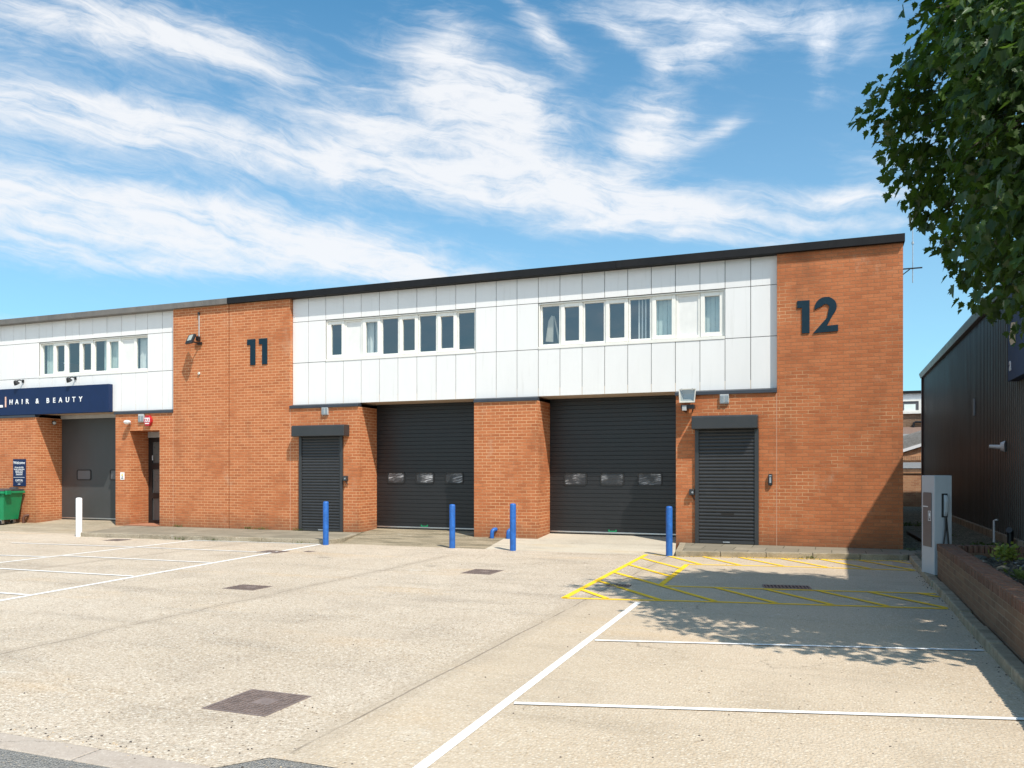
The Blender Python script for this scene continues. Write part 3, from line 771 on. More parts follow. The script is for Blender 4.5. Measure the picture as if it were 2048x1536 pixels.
def text(name, s, size, x, y, z, m, parent=None, align='LEFT', rotz=0., ext=.004, bold=.0, spacing=1., rotx=90, sx=1.):
    c = bpy.data.curves.new(name, 'FONT'); c.body = s; c.size = size; c.align_x = align; c.extrude = ext; c.offset = bold; c.space_character = spacing
    c.resolution_u = 3
    t = bpy.data.objects.new(name+'_curve', c); COL.objects.link(t)
    bpy.context.view_layer.update()
    dg = bpy.context.evaluated_depsgraph_get()
    me = bpy.data.meshes.new_from_object(t.evaluated_get(dg))
    bpy.data.objects.remove(t); bpy.data.curves.remove(c)
    me.name = name
    me.transform(Matrix.Translation((x, y, z)) @ Matrix.Rotation(rotz, 4, 'Z') @ Matrix.Rotation(R(rotx), 4, 'X') @ Matrix.Scale(sx, 4, (1,0,0)))
    me.materials.clear(); me.materials.append(m)
    o = bpy.data.objects.new(name, me); COL.objects.link(o)
    if parent is not None:
        o.parent = parent; o.matrix_parent_inverse = parent_inv(parent)
    return o
def parent_inv(p):
    m = Matrix.Identity(4)
    chain = []
    while p is not None: chain.append(p); p = p.parent
    for q in chain[::-1]:
        m = m @ q.matrix_parent_inverse @ Matrix.Translation(q.location) @ q.rotation_euler.to_matrix().to_4x4()
    return m.inverted()

S = empty('sign_board', (-22, 17.95, 3.3), 'long navy sign board lettered HAIR & BEAUTY under the salon windows', 'sign')
part('board', S, M['navy'], lambda m: m.box(-27.6, -19.59, 17.955, P_-.004, 3.285, 4.10), bevel=.008)
def letters():
    xs = [-23.66,-23.40,-23.13,-22.95,-22.53,-22.08,-21.81,-21.57,-21.29,-21.02,-20.75]
    for ch, x in zip('HAIR&BEAUTY', xs):
        text('letter', ch, .213, x, 17.952, 3.618, M['white'], S, bold=.0035, ext=.006)
letters()
part('divider_bar', S, M['pink'], lambda m: m.box(-23.83, -23.79, 17.935, 17.953, 3.54, 3.86))
part('letter', S, M['white'], lambda m: (m.box(-24.19, -23.94, 17.935, 17.953, 3.535, 3.61), m.box(-24.19, -24.11, 17.935, 17.953, 3.61, 3.87)))
pq = empty('plaque', (-23.26, 17.98, 1.1), 'small navy notice board with white lettering on brick beside the green bin', 'sign')
part('board', pq, M['navy'], lambda m: m.box(-23.53, -22.995, 17.975, 17.998, 1.10, 1.93), bevel=.003)
for s, sz, z in (('Welcome',.125,1.78),("We are the UK's",.056,1.66),('largest independent',.056,1.605),('supplier to the',.056,1.55),('hair & beauty',.056,1.495),('professional',.056,1.44),('CAPITAL',.085,1.25),('trade',.05,1.15)):
    text('lettering', s, sz, -23.262, 17.973, z, M['white'], pq, 'CENTER', ext=.001, bold=.001)
part('rule_line', pq, M['white'], lambda m: (m.box(-23.50, -23.03, 17.971, 17.974, 1.365, 1.375), m.box(-23.40, -23.12, 17.971, 17.974, 1.222, 1.226)))

for x, l in ((-23.25,'black sign spotlight over the left of the salon sign'), (-21.06,'black sign spotlight over the middle of the salon sign')):
    s = empty('spotlight', (x, P_, 4.25), l, 'spotlight', 'sign spotlights')
    part('bracket', s, M['black'], lambda m: (m.tube([(x,P_-.003,4.33),(x,17.98,4.36),(x,17.90,4.33)], .016, 8), m.box(x-.035,x+.035,P_-.03,P_-.002,4.29,4.38)))
    def head(m):
        m.lathe([(.035,.06),(.055,.03),(.085,-.05),(.09,-.06)], 0, 0, 14); m.rot(R(38), (0,0,0), 0, 'X')
        m.v = [(a+x-.03, b+17.88, c+4.28) for a, b, c in m.v]
    part('lamp_head', s, M['black'], head, smooth=True)

# ------------------------------------------------------------------ wall fittings
fl = empty('floodlight', (-16.3, 18, 5.2), 'black LED floodlight on a bracket below a conduit on the brick pier', 'floodlight')
part('conduit', fl, M['pale_grey'], lambda m: m.tube([(-16.3,17.985,5.2),(-16.3,17.985,5.90)], .014, 8))
part('cable_gland', fl, M['black'], lambda m: m.lathe([(.028,5.88),(.03,5.95)], -16.3, 17.97, 10))
part('bracket', fl, M['black'], lambda m: (m.box(-16.33,-16.20,17.94,17.998,5.05,5.12), m.tube([(-16.26,17.95,5.09),(-16.30,17.80,5.10),(-16.36,17.74,5.12)], .02, 8), m.box(-16.34,-16.26,17.90,17.998,5.16,5.28)))
def flh(m):
    m.box(-.17,.17,-.03,.03,-.14,.14); m.rot(R(-24),(0,0,0),0,'X'); m.rot(R(-20),(0,0,0),0,'Z'); m.v = [(a-16.33,b+17.70,c+5.17) for a,b,c in m.v]
h = part('lamp_head', fl, M['black'], flh, bevel=.008)
def fll(m):
    m.box(-.11,.11,-.034,-.031,-.06,.115); m.rot(R(-24),(0,0,0),0,'X'); m.rot(R(-20),(0,0,0),0,'Z'); m.v = [(a-16.33,b+17.70,c+5.17) for a,b,c in m.v]
part('lens', h, M['lens'], fll)
tag(part('wall_plug', None, M['pale_cream'], lambda m: m.lathe([(.03,0),(.045,.02),(.03,.04)], 0, 0, 10) or m.rot(R(90),(0,0,0),0,'X') or setattr(m,'v',[(a-16.3,b+17.999,c+4.26) for a,b,c in m.v])), 'small cream plug in the brick pier under the LED floodlight', 'wall plug')

of = empty('floodlight', (-2.9, 17.9, 3.0), 'old boxy cream halogen floodlight beside the right garage door', 'floodlight')
def ofb(m):
    # open-fronted reflector housing tilted down
    o = [(-.185,.16),(.185,.16),(.165,-.14),(-.165,-.14)]; q = [(-.165,.145),(.165,.145),(.14,-.12),(-.14,-.12)]; bk = [(-.11,.09),(.11,.09),(.09,-.03),(-.09,-.03)]
    for i in range(4):
        j = (i+1)%4
        m.face([(o[i][0],-.10,o[i][1]),(o[j][0],-.10,o[j][1]),(q[j][0],-.10,q[j][1]),(q[i][0],-.10,q[i][1])])
        m.face([(o[j][0],-.10,o[j][1]),(o[i][0],-.10,o[i][1]),(o[i][0]*.8,.09,o[i][1]*.8),(o[j][0]*.8,.09,o[j][1]*.8)])
        m.face([(q[i][0],-.10,q[i][1]),(q[j][0],-.10,q[j][1]),(bk[j][0],.04,bk[j][1]),(bk[i][0],.04,bk[i][1])])
    m.face([(a,.04,c) for a,c in bk]); m.face([(a*.8,.09,c*.8) for a,c in o][::-1])
    m.rot(R(-8),(0,0,0),0,'X'); m.v = [(a-2.88,b+17.80,c+3.15) for a,b,c in m.v]
hd = part('lamp_head', of, M['pale_cream'], ofb)
def ofg(m):
    m.face([(-.14,-.085,-.115),(.14,-.085,-.115),(.163,-.085,.142),(-.163,-.085,.142)])
    m.rot(R(-8),(0,0,0),0,'X'); m.v = [(a-2.88,b+17.80,c+3.15) for a,b,c in m.v]
part('glass_front', hd, M['glass'], ofg)
part('bracket', of, M['black'], lambda m: (m.box(-3.02,-2.74,17.74,17.93,2.90,2.985), m.tube([(-3.02,17.76,2.94),(-2.98,17.86,2.86),(-2.95,17.997,2.84)], .014, 8), m.tube([(-2.76,17.76,2.94),(-2.79,17.86,2.86),(-2.82,17.997,2.84)], .014, 8)))
part('junction_cover', of, M['pale_grey'], lambda m: m.box(-2.99,-2.90,17.72,17.79,2.86,2.965))
for hx in (-3.02, -2.79): part('hinge', of, M['pale_grey'], lambda m: m.box(hx,hx+.03,17.72,17.76,3.285,3.33))

for x, w, h0, h1, l in ((-12.19,.19,3.005,3.20,'grey louvred vent under the flashing above the left roller shutter'), (-2.137,.19,2.995,3.20,'grey louvred vent above the right roller shutter'), (-18.37,.2,2.955,3.19,'grey louvred vent beside the red alarm box')):
    v = empty('wall_vent', (x, 18, h0), l, 'vent', 'vents under the flashing')
    part('vent_cover', v, M['pale_grey'], lambda m: m.prism([(F-.001,h0),(F-.001,h1),(F-.05,h1),(F-.05,h0+.03),(F-.035,h0)], 'x', x-w/2, x+w/2), bevel=.006)
    part('louvre', v, M['alu'], lambda m: [m.box(x-w/2+.02+(i%2)*w/2, x-.008+(i%2)*w/2, F-.060, F-.049, h0+.03+(i//2)*.028, h0+.042+(i//2)*.028) for i in range(12)])
al = empty('alarm_box', (-18.09, 18, 2.85), 'red hexagonal burglar alarm box with white lettering above the entrance', 'alarm')
part('housing', al, M['red'], lambda m: m.prism([(-18.16,2.84),(-18.03,2.84),(-17.965,2.95),(-17.965,3.03),(-18.03,3.14),(-18.16,3.14),(-18.225,3.03),(-18.225,2.95)], 'y', F-.09, F-.001), bevel=.012)
part('label_panel', al, M['white'], lambda m: m.prism([(-18.19,2.955),(-18.0,2.955),(-18.0,3.075),(-18.19,3.075)], 'y', F-.094, F-.0905))
text('lettering', 'DLS', .105, -18.19, F-.096, 2.975, M['red'], al, ext=.001, bold=.003)
part('lettering', al, M['white'], lambda m: m.box(-18.17,-18.02,F-.0935,F-.0905,2.90,2.925))
rl = empty('wall_light', (-18.8, 18, 2.9), 'small white dome light on a stalk above the entrance recess', 'wall light')
part('dome', rl, M['white'], lambda m: (m.lathe([(.03,2.90),(.085,2.93),(.10,2.965),(.085,3.0),(.03,3.02)], -18.80, 17.88, 14)), smooth=True)
part('arm', rl, M['pale_grey'], lambda m: (m.tube([(-18.80,17.999,2.92),(-18.80,17.90,2.94)], .018, 8)))
ys = empty('notice', (-19.1, 18, 1.3), 'tiny white and yellow warning notice between garage door and entrance', 'notice')
part('plate', ys, M['white'], lambda m: m.box(-19.185,-19.03,F-.008,F-.001,1.315,1.525))
part('symbol', ys, M['yellow_sign'], lambda m: (m.prism([(-19.145,1.43),(-19.07,1.43),(-19.1075,1.50)], 'y', F-.011, F-.0085)))
part('text_bar', ys, M['black'], lambda m: (m.box(-19.15,-19.065,F-.011,F-.0085,1.345,1.365), m.box(-19.12,-19.095,F-.011,F-.0085,1.375,1.42)))
cv = empty('security_camera', (-22.57, 18.53, 3.0), 'small dark security camera on the salon garage reveal', 'camera')
part('camera_body', cv, M['black'], lambda m: m.tube([(-22.56,18.60,3.07),(-22.42,18.50,3.05)], [.05,.06], 12))
part('lens', cv, M['pale_grey'], lambda m: m.tube([(-22.42,18.50,3.05),(-22.41,18.495,3.048)], .045, 12))
part('mount', cv, M['black'], lambda m: m.box(-22.584,-22.55,18.56,18.66,3.03,3.13))
kx = empty('intercom', (-1.2, 18, 1.26), 'slim black intercom with keypad beside the right roller shutter', 'intercom')
part('housing', kx, M['black'], lambda m: m.prism(rrect(-1.24,-1.155,1.255,1.50,.03), 'y', F-.055, F-.001), bevel=.006)
part('keypad', kx, M['galv'], lambda m: (m.box(-1.222,-1.173,F-.060,F-.056,1.45,1.475), m.box(-1.215,-1.18,F-.060,F-.056,1.31,1.43)))
for x, z, l in ((-11.56,1.37,'small dark key switch on the right rail of the left shutter'), (-2.82,1.10,'small dark key switch on the left rail of the right shutter')):
    k_ = empty('key_switch', (x, 18, z-.07), l, 'key switch', 'shutter key switches')
    part('switch_box', k_, M['shutter'], lambda m: m.box(x-.055,x+.055,F-.10,F-.001,z-.06,z+.07), bevel=.01)
    part('key_barrel', k_, M['galv'], lambda m: m.tube([(x+.02,F-.099,z),(x+.02,F-.112,z)], .022, 10))
    part('cable', k_, M['black'], lambda m: m.tube([(x,F-.04,z-.06),(x+.03,F-.03,z-.12),(x+.05,F-.02,z-.16)], .012, 6))
for x, l in ((-7.47,'left of two short blue vent pipes at the foot of the centre pier'), (-7.06,'right of two short blue vent pipes, partly behind a bollard')):
    o = part('pipe_stub', None, M['blue'], lambda m: m.tube([(x,17.86,-.08),(x,17.86,.08),(x+.005,17.87,.14),(x+.03,17.91,.175),(x+.05,17.995,.175)], [.048,.048,.05,.048,.046], 12), smooth=True); tag(o, l, 'pipe', 'blue vent pipes')
o = part('pipe_stub', None, M['brown'], lambda m: m.tube([(-22.95,17.88,-.02),(-22.95,17.88,.14),(-22.93,17.90,.2),(-22.86,17.99,.22)], .04, 10), smooth=True); tag(o, 'short brown overflow pipe beside the green bin', 'pipe')
ae = empty('aerial', (1.5, 20, 5.9), 'thin aerial mast on a bracket at the right side of the building', 'aerial')
part('mast', ae, M['galv'], lambda m: (m.tube([(1.66,20,5.7),(1.66,20,7.9)], .009, 8), m.tube([(1.66,20,6.95),(1.66,20,7.02)], .026, 8), m.tube([(1.66,20,6.55),(1.66,20,6.6)], .024, 8)))
part('bracket', ae, M['black'], lambda m: (m.box(1.322,1.85,19.985,20.015,6.005,6.03), m.tube([(1.335,20,5.8),(1.6,20,6.0)], .012, 6)))

# ------------------------------------------------------------------ bollards, covers, grates
def bollard(x, y, m, h, r, label, group):
    o = part('bollard', None, m, lambda q: q.lathe([(r,-.02),(r,h-.03),(r*.93,h-.012),(r*.75,h),(r*.2,h+.006)], 0, 0, 22), smooth=True)
    o.location = (x, y, -.1); return tag(o, label, 'bollard', group)
for x, y, h, l in ((-10.60,15.66,.975,'blue bollard in front of the left roller shutter'), (-7.62,16.0,.94,'blue bollard in front of the left garage door'),
                (-6.19,15.93,.98,'blue bollard in front of the centre brick pier'), (-2.95,16.0,.97,'blue bollard by the right garage door and yellow hatching')):
    b_ = bollard(x, y, M['blue'], h, .064, l, 'blue bollards')
bollard(-17.80, 15.40, M['bollard_white'], .98, .074, 'white bollard in front of the salon garage door', 'white bollards')

def manhole(x, y, w, d, label, rows=7, rot=0.):
    e_ = empty('manhole_cover', (x, y, -.1), label, 'manhole cover', 'manhole covers')
    def fr(m):
        t = .018
        m.box(-w/2-t,w/2+t,-d/2-t,-d/2,-.05,.004); m.box(-w/2-t,w/2+t,d/2,d/2+t,-.05,.004); m.box(-w/2-t,-w/2,-d/2,d/2,-.05,.004); m.box(w/2,w/2+t,-d/2,d/2,-.05,.004)
    def lid(m):
        m.prism(rrect(-w/2+.004,w/2-.004,-d/2+.004,d/2-.004,.03), 'z', -.05, .003)
        n = rows; sx = w/n; sy = d/n
        for i in range(n):
            for j in range(n):
                cx, cy = -w/2+(i+.5)*sx, -d/2+(j+.5)*sy
                if (i-n/2)**2 < 1.6 and (j-n/2)**2 < .8: continue
                for o_ in (-.24, .24):
                    if (i+j) % 2: m.box(cx-sx*.40,cx+sx*.40,cy+sy*(o_-.085),cy+sy*(o_+.085),.003,.010)
                    else: m.box(cx+sx*(o_-.085),cx+sx*(o_+.085),cy-sy*.40,cy+sy*.40,.003,.010)
    for nm, fn in (('frame', fr), ('lid', lid)):
        q = MB(); fn(q); o = q.build(nm, M['iron'], None, bevel=0); o.parent = e_
    e_.rotation_euler.z = rot
    return e_
manhole(-3.82, 4.80, .50, .50, 'large rusty manhole cover with raised chequer tread nearest the camera')
manhole(-7.74, 9.50, .50, .40, 'manhole cover in mid car park left of the joint')
manhole(-5.35, 12.38, .48, .56, 'grey manhole cover in front of the centre pier')
manhole(-16.0, 14.92, .45, .40, 'rusty manhole cover near the white bollard')
manhole(-10.70, 13.90, .50, .42, 'rusty manhole cover under the left bay line')
manhole(-10.03, 14.23, .16, .14, 'small valve cover beside the left bay line', rows=3)
def grate(x, y, w, d, nb, label):
    e_ = empty('drain_grate', (x, y, -.1), label, 'drain grate', 'drain grates')
    q = MB(); t = .02
    q.box(-w/2,w/2,-d/2,-d/2+t,-.03,.012); q.box(-w/2,w/2,d/2-t,d/2,-.03,.012); q.box(-w/2,-w/2+t,-d/2+t,d/2-t,-.03,.012); q.box(w/2-t,w/2,-d/2+t,d/2-t,-.03,.012)
    o = q.build('frame', M['iron']); o.parent = e_
    q = MB()
    for i in range(1, nb): 
        xx = -w/2+i*w/nb; q.box(xx-.009,xx+.009,-d/2+t,d/2-t,-.03,.010)
    q.box(-w/2+t,w/2-t,-.008,.008,-.03,.006)
    o = q.build('bars', M['iron']); o.parent = e_
    q = MB(); q.face([(-w/2,-d/2,.0035),(w/2,-d/2,.0035),(w/2,d/2,.0035),(-w/2,d/2,.0035)]); o = q.build('sump', M['iron_dark']); o.parent = e_
    return e_
grate(-.60, 12.30, .64, .34, 13, 'wide slotted drain grate on the inner yellow line').rotation_euler.z = R(9)
grate(-2.86, 11.57, .32, .26, 7, 'small drain grate crossed by a yellow hatch line')

# ------------------------------------------------------------------ wheelie bin
bn = empty('wheelie_bin', (-23.6, 17.45, -.1), 'large green four wheeled waste bin with grey lid at the left edge', 'bin')
def loc(m):  # local to world-ish: rotate then move (children of unrotated empty)
    m.rot(R(14), (0,0,0)); m.v = [(a-23.58, b+17.36, c-.06) for a, b, c in m.v]
def bbody(m):
    bt = [(-.60,-.30),(.60,-.30),(.60,.30),(-.60,.30)]; tp = [(-.68,-.40),(.68,-.40),(.68,.40),(-.68,.40)]
    for i in range(4):
        j = (i+1)%4; m.face([(*bt[i],.17),(*bt[j],.17),(*tp[j],.98),(*tp[i],.98)])
    m.face([(*p,.17) for p in bt][::-1]); m.face([(*p,.98) for p in tp])
    for xx in (-.35,.35): m.prism([(-.312,.22),(-.372,.80),(-.398,.80),(-.335,.22)], 'x', xx-.12, xx+.12)
    loc(m)
bb = part('body', bn, M['bin'], bbody, bevel=.02)
def brim(m):
    m.box(-.72,.72,-.45,-.39,.95,1.02); m.box(-.72,-.68,-.39,.42,.95,1.02); m.box(.68,.72,-.39,.42,.95,1.02); m.box(-.72,.72,.40,.45,.95,1.02)
    m.box(.28,.56,-.47,-.44,.86,.97); m.box(-.56,-.28,-.47,-.44,.86,.97); m.box(.72,.78,-.40,-.2,.92,1.04); loc(m)
part('rim', bn, M['bin'], brim, bevel=.012)
part('lid', bn, M['bin_lid'], lambda m: (m.prism([(-.44,1.022),(.43,1.022),(.43,1.08),(.1,1.10),(-.44,1.05)], 'x', -.70, .70), [m.box(xx-.1,xx+.1,.30,.44,1.08,1.13) for xx in (-.4,.4)], loc(m)), bevel=.012)
for xx in (-.48,.48):
    for yy in (-.24,.24):
        w = part('castor', bn, M['alu'], lambda m: (m.box(xx-.05,xx-.035,yy-.05,yy+.05,.06,.17), m.box(xx+.035,xx+.05,yy-.05,yy+.05,.06,.17), m.box(xx-.05,xx+.05,yy-.05,yy+.05,.15,.172), loc(m)))
        part('wheel', w, M['black'], lambda m: (m.tube([(xx-.028,yy,.075),(xx+.028,yy,.075)], .085, 16), loc(m)), smooth=True)

# ------------------------------------------------------------------ electric car charger
ch = empty('car_charger', (1.44, 13.80, 0), 'tall pale grey electric car charging post with dark screen and hanging cable', 'charging post')
def cloc(m):
    m.rot(R(15), (0,0,0)); m.v = [(a+1.44, b+13.80, c) for a, b, c in m.v]
part('cabinet', ch, M['charger'], lambda m: (m.box(0,.25,0,.5,-.02,1.49), cloc(m)), bevel=.008)
sc_ = part('screen_panel', ch, M['screen'], lambda m: (m.prism([(.10,.40),(.43,.40),(.43,1.20),(.41,1.23),(.12,1.23),(.10,1.21)], 'x', -.006, -.0005), cloc(m)))
def icon(m):
    a, c, z0, z1 = .12, .22, .80, .95
    for q in ((a,a+.008,z0,z1),(c-.008,c,z0,z1),(a+.008,c-.008,z0,z0+.008),(a+.008,c-.008,z1-.008,z1)): m.box(-.0085,-.0065,q[0],q[1],q[2],q[3])
    m.box(-.0085,-.0065,.15,.19,.87,.91); m.box(-.0085,-.0065,.163,.177,.835,.87); m.box(-.0085,-.0065,.155,.163,.91,.93); m.box(-.0085,-.0065,.177,.185,.91,.93)
    for i in range(7): m.box(-.0085,-.0065,.40-i*.028,.42-i*.028,1.005,1.02)
    cloc(m)
part('icon', sc_, M['white'], icon)
hs_ = part('holster', ch, M['rubber'], lambda m: (m.box(.10,.185,-.012,-.0005,.86,1.22), cloc(m)), bevel=.004)
part('connector', ch, M['charger'], lambda m: (m.prism([(-.012,1.20),(-.05,1.19),(-.075,1.10),(-.06,.95),(-.03,.88),(-.012,.88)], 'x', .125, .168), cloc(m)), bevel=.008)
part('cable', ch, M['black'], lambda m: (m.tube([(.145,-.04,.88),(.14,-.05,.7),(.11,-.05,.45),(.085,-.05,.25),(.09,-.05,.12),(.13,-.05,.07),(.18,-.05,.1),(.20,-.045,.3),(.175,-.04,.6),(.155,-.03,.86)], .014, 8), cloc(m)), smooth=True)

# ------------------------------------------------------------------ planter walls, soil, plants
pw = empty('planter_wall', (1.57, 10, 0), 'low weathered brick planter wall with brick on edge coping along the right kerb', 'wall')
part('wall', pw, M['brick_dark'], lambda m: (m.box(1.465,1.675,4.4,13.66,-.2,.372), m.box(1.675,3.48,13.45,13.655,-.2,.372)))
def cop(m):
    y = 13.655
    while y > 4.4:
        d_ = random.uniform(-.004,.004); m.box(1.458+d_,1.683+d_,y-.066,y-.004,.374,.476+random.uniform(-.006,.006)); y -= .0715
    x = 1.76
    while x < 3.47: m.box(x-.066,x-.004,13.44,13.662,.374,.476+random.uniform(-.005,.005)); x += .0715
part('coping', pw, M['brick_sold'], cop, bevel=.006)
mb = MB()
nx, ny = 26, 60
gx = [1.676+(3.49-1.676)*i/nx for i in range(nx+1)]; gy = [4.4+(13.45-4.4)*j/ny for j in range(ny+1)]
for i in range(nx+1):
    for j in range(ny+1): mb.v.append((gx[i], gy[j], .30+.05*math.sin(i*1.3+j*.7)*math.cos(j*.9-i*.4)+random.uniform(-.018,.018)))
for i in range(nx):
    for j in range(ny):
        a = i*(ny+1)+j; mb.f.append((a, a+ny+1, a+ny+2, a+1)); mb.m.append(0)
struct('planter_soil', mb, M['soil'], 'dark leaf littered soil inside the brick planter')
def stone(x, y, z, r, l):
    m = MB(); rnd = random.Random(int(x*100+y*77))
    m.lathe([(r*.7,-.4*r),(r,0),(r*.85,.35*r),(r*.4,.6*r)], 0, 0, 9)
    m.v = [(a*rnd.uniform(.8,1.2), b*rnd.uniform(.8,1.1), c*rnd.uniform(.8,1.1)) for a, b, c in m.v]
    o = m.build('rock', simple('mossy_rock', (.13,.125,.09), .9, var=.4, scale=9, bump=.5), smooth=True); o.location = (x, y, z); return tag(o, l, 'rock', 'rocks in the planter')
for i, (x, y, r, l) in enumerate(((1.95,13.2,.11,'mossy rock behind the corner of the planter wall'), (2.18,13.2,.09,'small rock left of the yellow green shrub'), (2.55,13.15,.10,'mossy rock right of the yellow green shrub'), (2.85,13.1,.12,'mossy rock near the right end of the rear planter wall'), (2.05,12.1,.07,'small rock in front of the shrub'))): stone(x, y, .30, r, l)

def leafset(mb, tones, centre, n, size, spread, up=.3, mi=0, rnd=random):
    for _ in range(n):
        p = Vector(centre)+Vector((rnd.gauss(0,spread[0]), rnd.gauss(0,spread[1]), rnd.gauss(0,spread[2])))
        d = Vector((rnd.gauss(0,1), rnd.gauss(0,1), rnd.gauss(up,.6))).normalized(); s = size*rnd.uniform(.7,1.3)
        a = d.cross(Vector((rnd.gauss(0,1),rnd.gauss(0,1),rnd.gauss(0,1)))).normalized()*s*.28
        mb.face([p, p+d*s*.5+a, p+d*s, p+d*s*.5-a], mi); tones.append(rnd.random())
def set_tone(o, tones):
    at = o.data.attributes.new('tone', 'FLOAT', 'FACE'); at.data.foreach_set('value', tones)
def plant(name, loc_, label, cat, n, size, spread, m, group=None, stem=.2):
    e_ = empty(name, loc_, label, cat, group); q = MB(); t = []
    leafset(q, t, (0,0,stem), n, size, spread, .5); o = q.build('foliage', m); o.parent = e_; set_tone(o, t)
    q = MB()
    for i in range(5): q.tube([(0,0,-.02),(random.gauss(0,spread[0]*.6),random.gauss(0,spread[1]*.6),stem*1.1)], [.006,.003], 5)
    o = q.build('stem', M['bark']); o.parent = e_; return e_
plant('shrub', (2.20,12.75,.32), 'small bright yellow green shrub in the planter', 'shrub', 240, .07, (.075,.075,.05), M['leaf_yellow'], stem=.12)
plant('shrub', (1.98,10.7,.32), 'low green plant in the planter near the right picture edge', 'shrub', 60, .07, (.05,.05,.03), M['leaf_weed'], stem=.05)
wl = [(-17.0,17.93,0,'weed tuft at the foot of the left brick pier'), (-14.6,17.93,0,'weed strip at the wall under numeral 11'), (-14.2,17.94,0,'second weed patch at the wall under numeral 11'), (-13.0,17.92,0,'weed tuft left of the left roller shutter'), (-12.2,15.86,-.1,'weed on the kerb edge left of a blue bollard'), (-13.7,15.58,-.1,'weed in the middle of the left kerb'), (-14.6,15.52,-.1,'small weed further along the left kerb'), (-11.35,15.76,-.1,'weed at the kerb end beside a blue bollard'), (-.35,16.42,-.1,'green weed in the kerb below the right brick pier'), (1.45,17.8,0,'weed at the right corner of the building'), (2.4,22,0,'low weeds beside the dark shed'), (2.9,19.0,0,'weed patch behind the charging post'), (2.1,26,0,'weeds in the gravel between the buildings')]
for x, y, z, l in wl:
    s = 1 if y < 18.5 else 2.2
    plant('weed', (x,y,z), l, 'weed', int(46*s), .035*s, (.09*s,.025*s,.015*s), M['leaf_weed'], 'weeds along kerbs and walls', stem=.025)
tag(part('plank', None, M['rust'], lambda m: (m.box(-.07,.07,-1.3,1.3,0,.05), m.rot(R(2),(0,0,0)), setattr(m,'v',[(a+1.85,b+21.3,c+.02) for a,b,c in m.v]))), 'weathered timber plank lying on the gravel behind the charger', 'plank')
tag(part('pipe_stub', None, M['white'], lambda m: (m.tube([(3.3,20.5,0),(3.3,20.5,.48),(3.36,20.45,.50)], .022, 8))), 'thin white pipe standing at the foot of the dark shed', 'pipe')
tag(part('pipe_stub', None, M['black'], lambda m: (m.tube([(3.40,19.3,0),(3.40,19.3,.32),(3.36,19.2,.36)], .06, 10))), 'short black downpipe shoe beside the dark shed', 'pipe')

# ------------------------------------------------------------------ dark profiled-sheet building on the right
D = empty('metal_shed', (5, 25, 0), 'dark corrugated metal clad building on the right with a grey gutter', 'building')
def corr(m):
    y = 38.15; X = 3.6; pts = []
    while y > 11.0:
        pts += [(X-.028, y), (X-.028, y-.075), (X+.012, y-.095), (X+.012, y-.185)]; y -= .205
    n = len(m.v)
    for x, yy in pts: m.v += [(x, yy, .16), (x, yy, 5.46)]
    for i in range(len(pts)-1): m.f.append((n+2*i, n+2*i+1, n+2*i+3, n+2*i+2)); m.m.append(0)
part('cladding', D, M['sheet'], corr)
part('core', D, M['inside'], lambda m: m.box(3.64, 12, 11.05, 38.1, -.1, 5.45))
part('base_kerb', D, M['kerb'], lambda m: m.box(3.50, 3.64, 11.0, 38.2, -.1, .16))
part('gutter', D, simple('grey_gutter', (.15,.155,.16), .4, grime=.4), lambda m: m.prism([(3.42,5.62),(3.47,5.46),(3.64,5.46),(3.64,5.66),(3.42,5.66)], 'y', 10.9, 38.35), bevel=.006)
part('corner_post', D, M['brown'], lambda m: m.box(3.50, 3.70, 38.16, 38.34, 0, 5.455))
part('roof', D, M['roof_felt'], lambda m: m.prism([(3.645,5.50),(12,5.50),(12,5.9),(3.645,5.64)], 'y', 11.0, 38.15))
sg = empty('sign_board', (3.4, 18, 3.4), 'navy box sign on the dark shed at the right picture edge', 'sign')
part('board', sg, simple('navy_matt', (.055,.085,.15), .7, spec=.2), lambda m: m.box(3.38, 3.57, 15.2, 19.45, 3.40, 5.15), bevel=.006)
text('letter', 'a', .42, 3.374, 19.28, 3.60, M['white'], sg, rotz=R(-90), ext=.006, bold=.004)
part('emblem', sg, M['gold'], lambda m: m.prism([(19.18,4.35),(19.23,4.30),(19.22,4.22),(19.10,4.10),(18.7,4.10),(18.7,4.5),(19.05,4.55),(19.12,4.42)], 'x', 3.368, 3.379))
cc = empty('security_camera', (3.55, 20.8, 2.1), 'white bullet security camera on the dark shed wall', 'camera')
part('camera_body', cc, M['white'], lambda m: m.tube([(3.50,20.82,2.09),(3.28,20.92,2.11)], [.05,.038], 12), smooth=True)
part('mount', cc, M['white'], lambda m: (m.tube([(3.575,20.78,2.10),(3.49,20.82,2.10)], [.13,.10], 14)))
tag(part('conduit', None, M['galv'], lambda m: m.box(3.53,3.57,24.9,24.98,3.05,3.5)), 'short bare metal bracket on the dark shed wall', 'bracket')

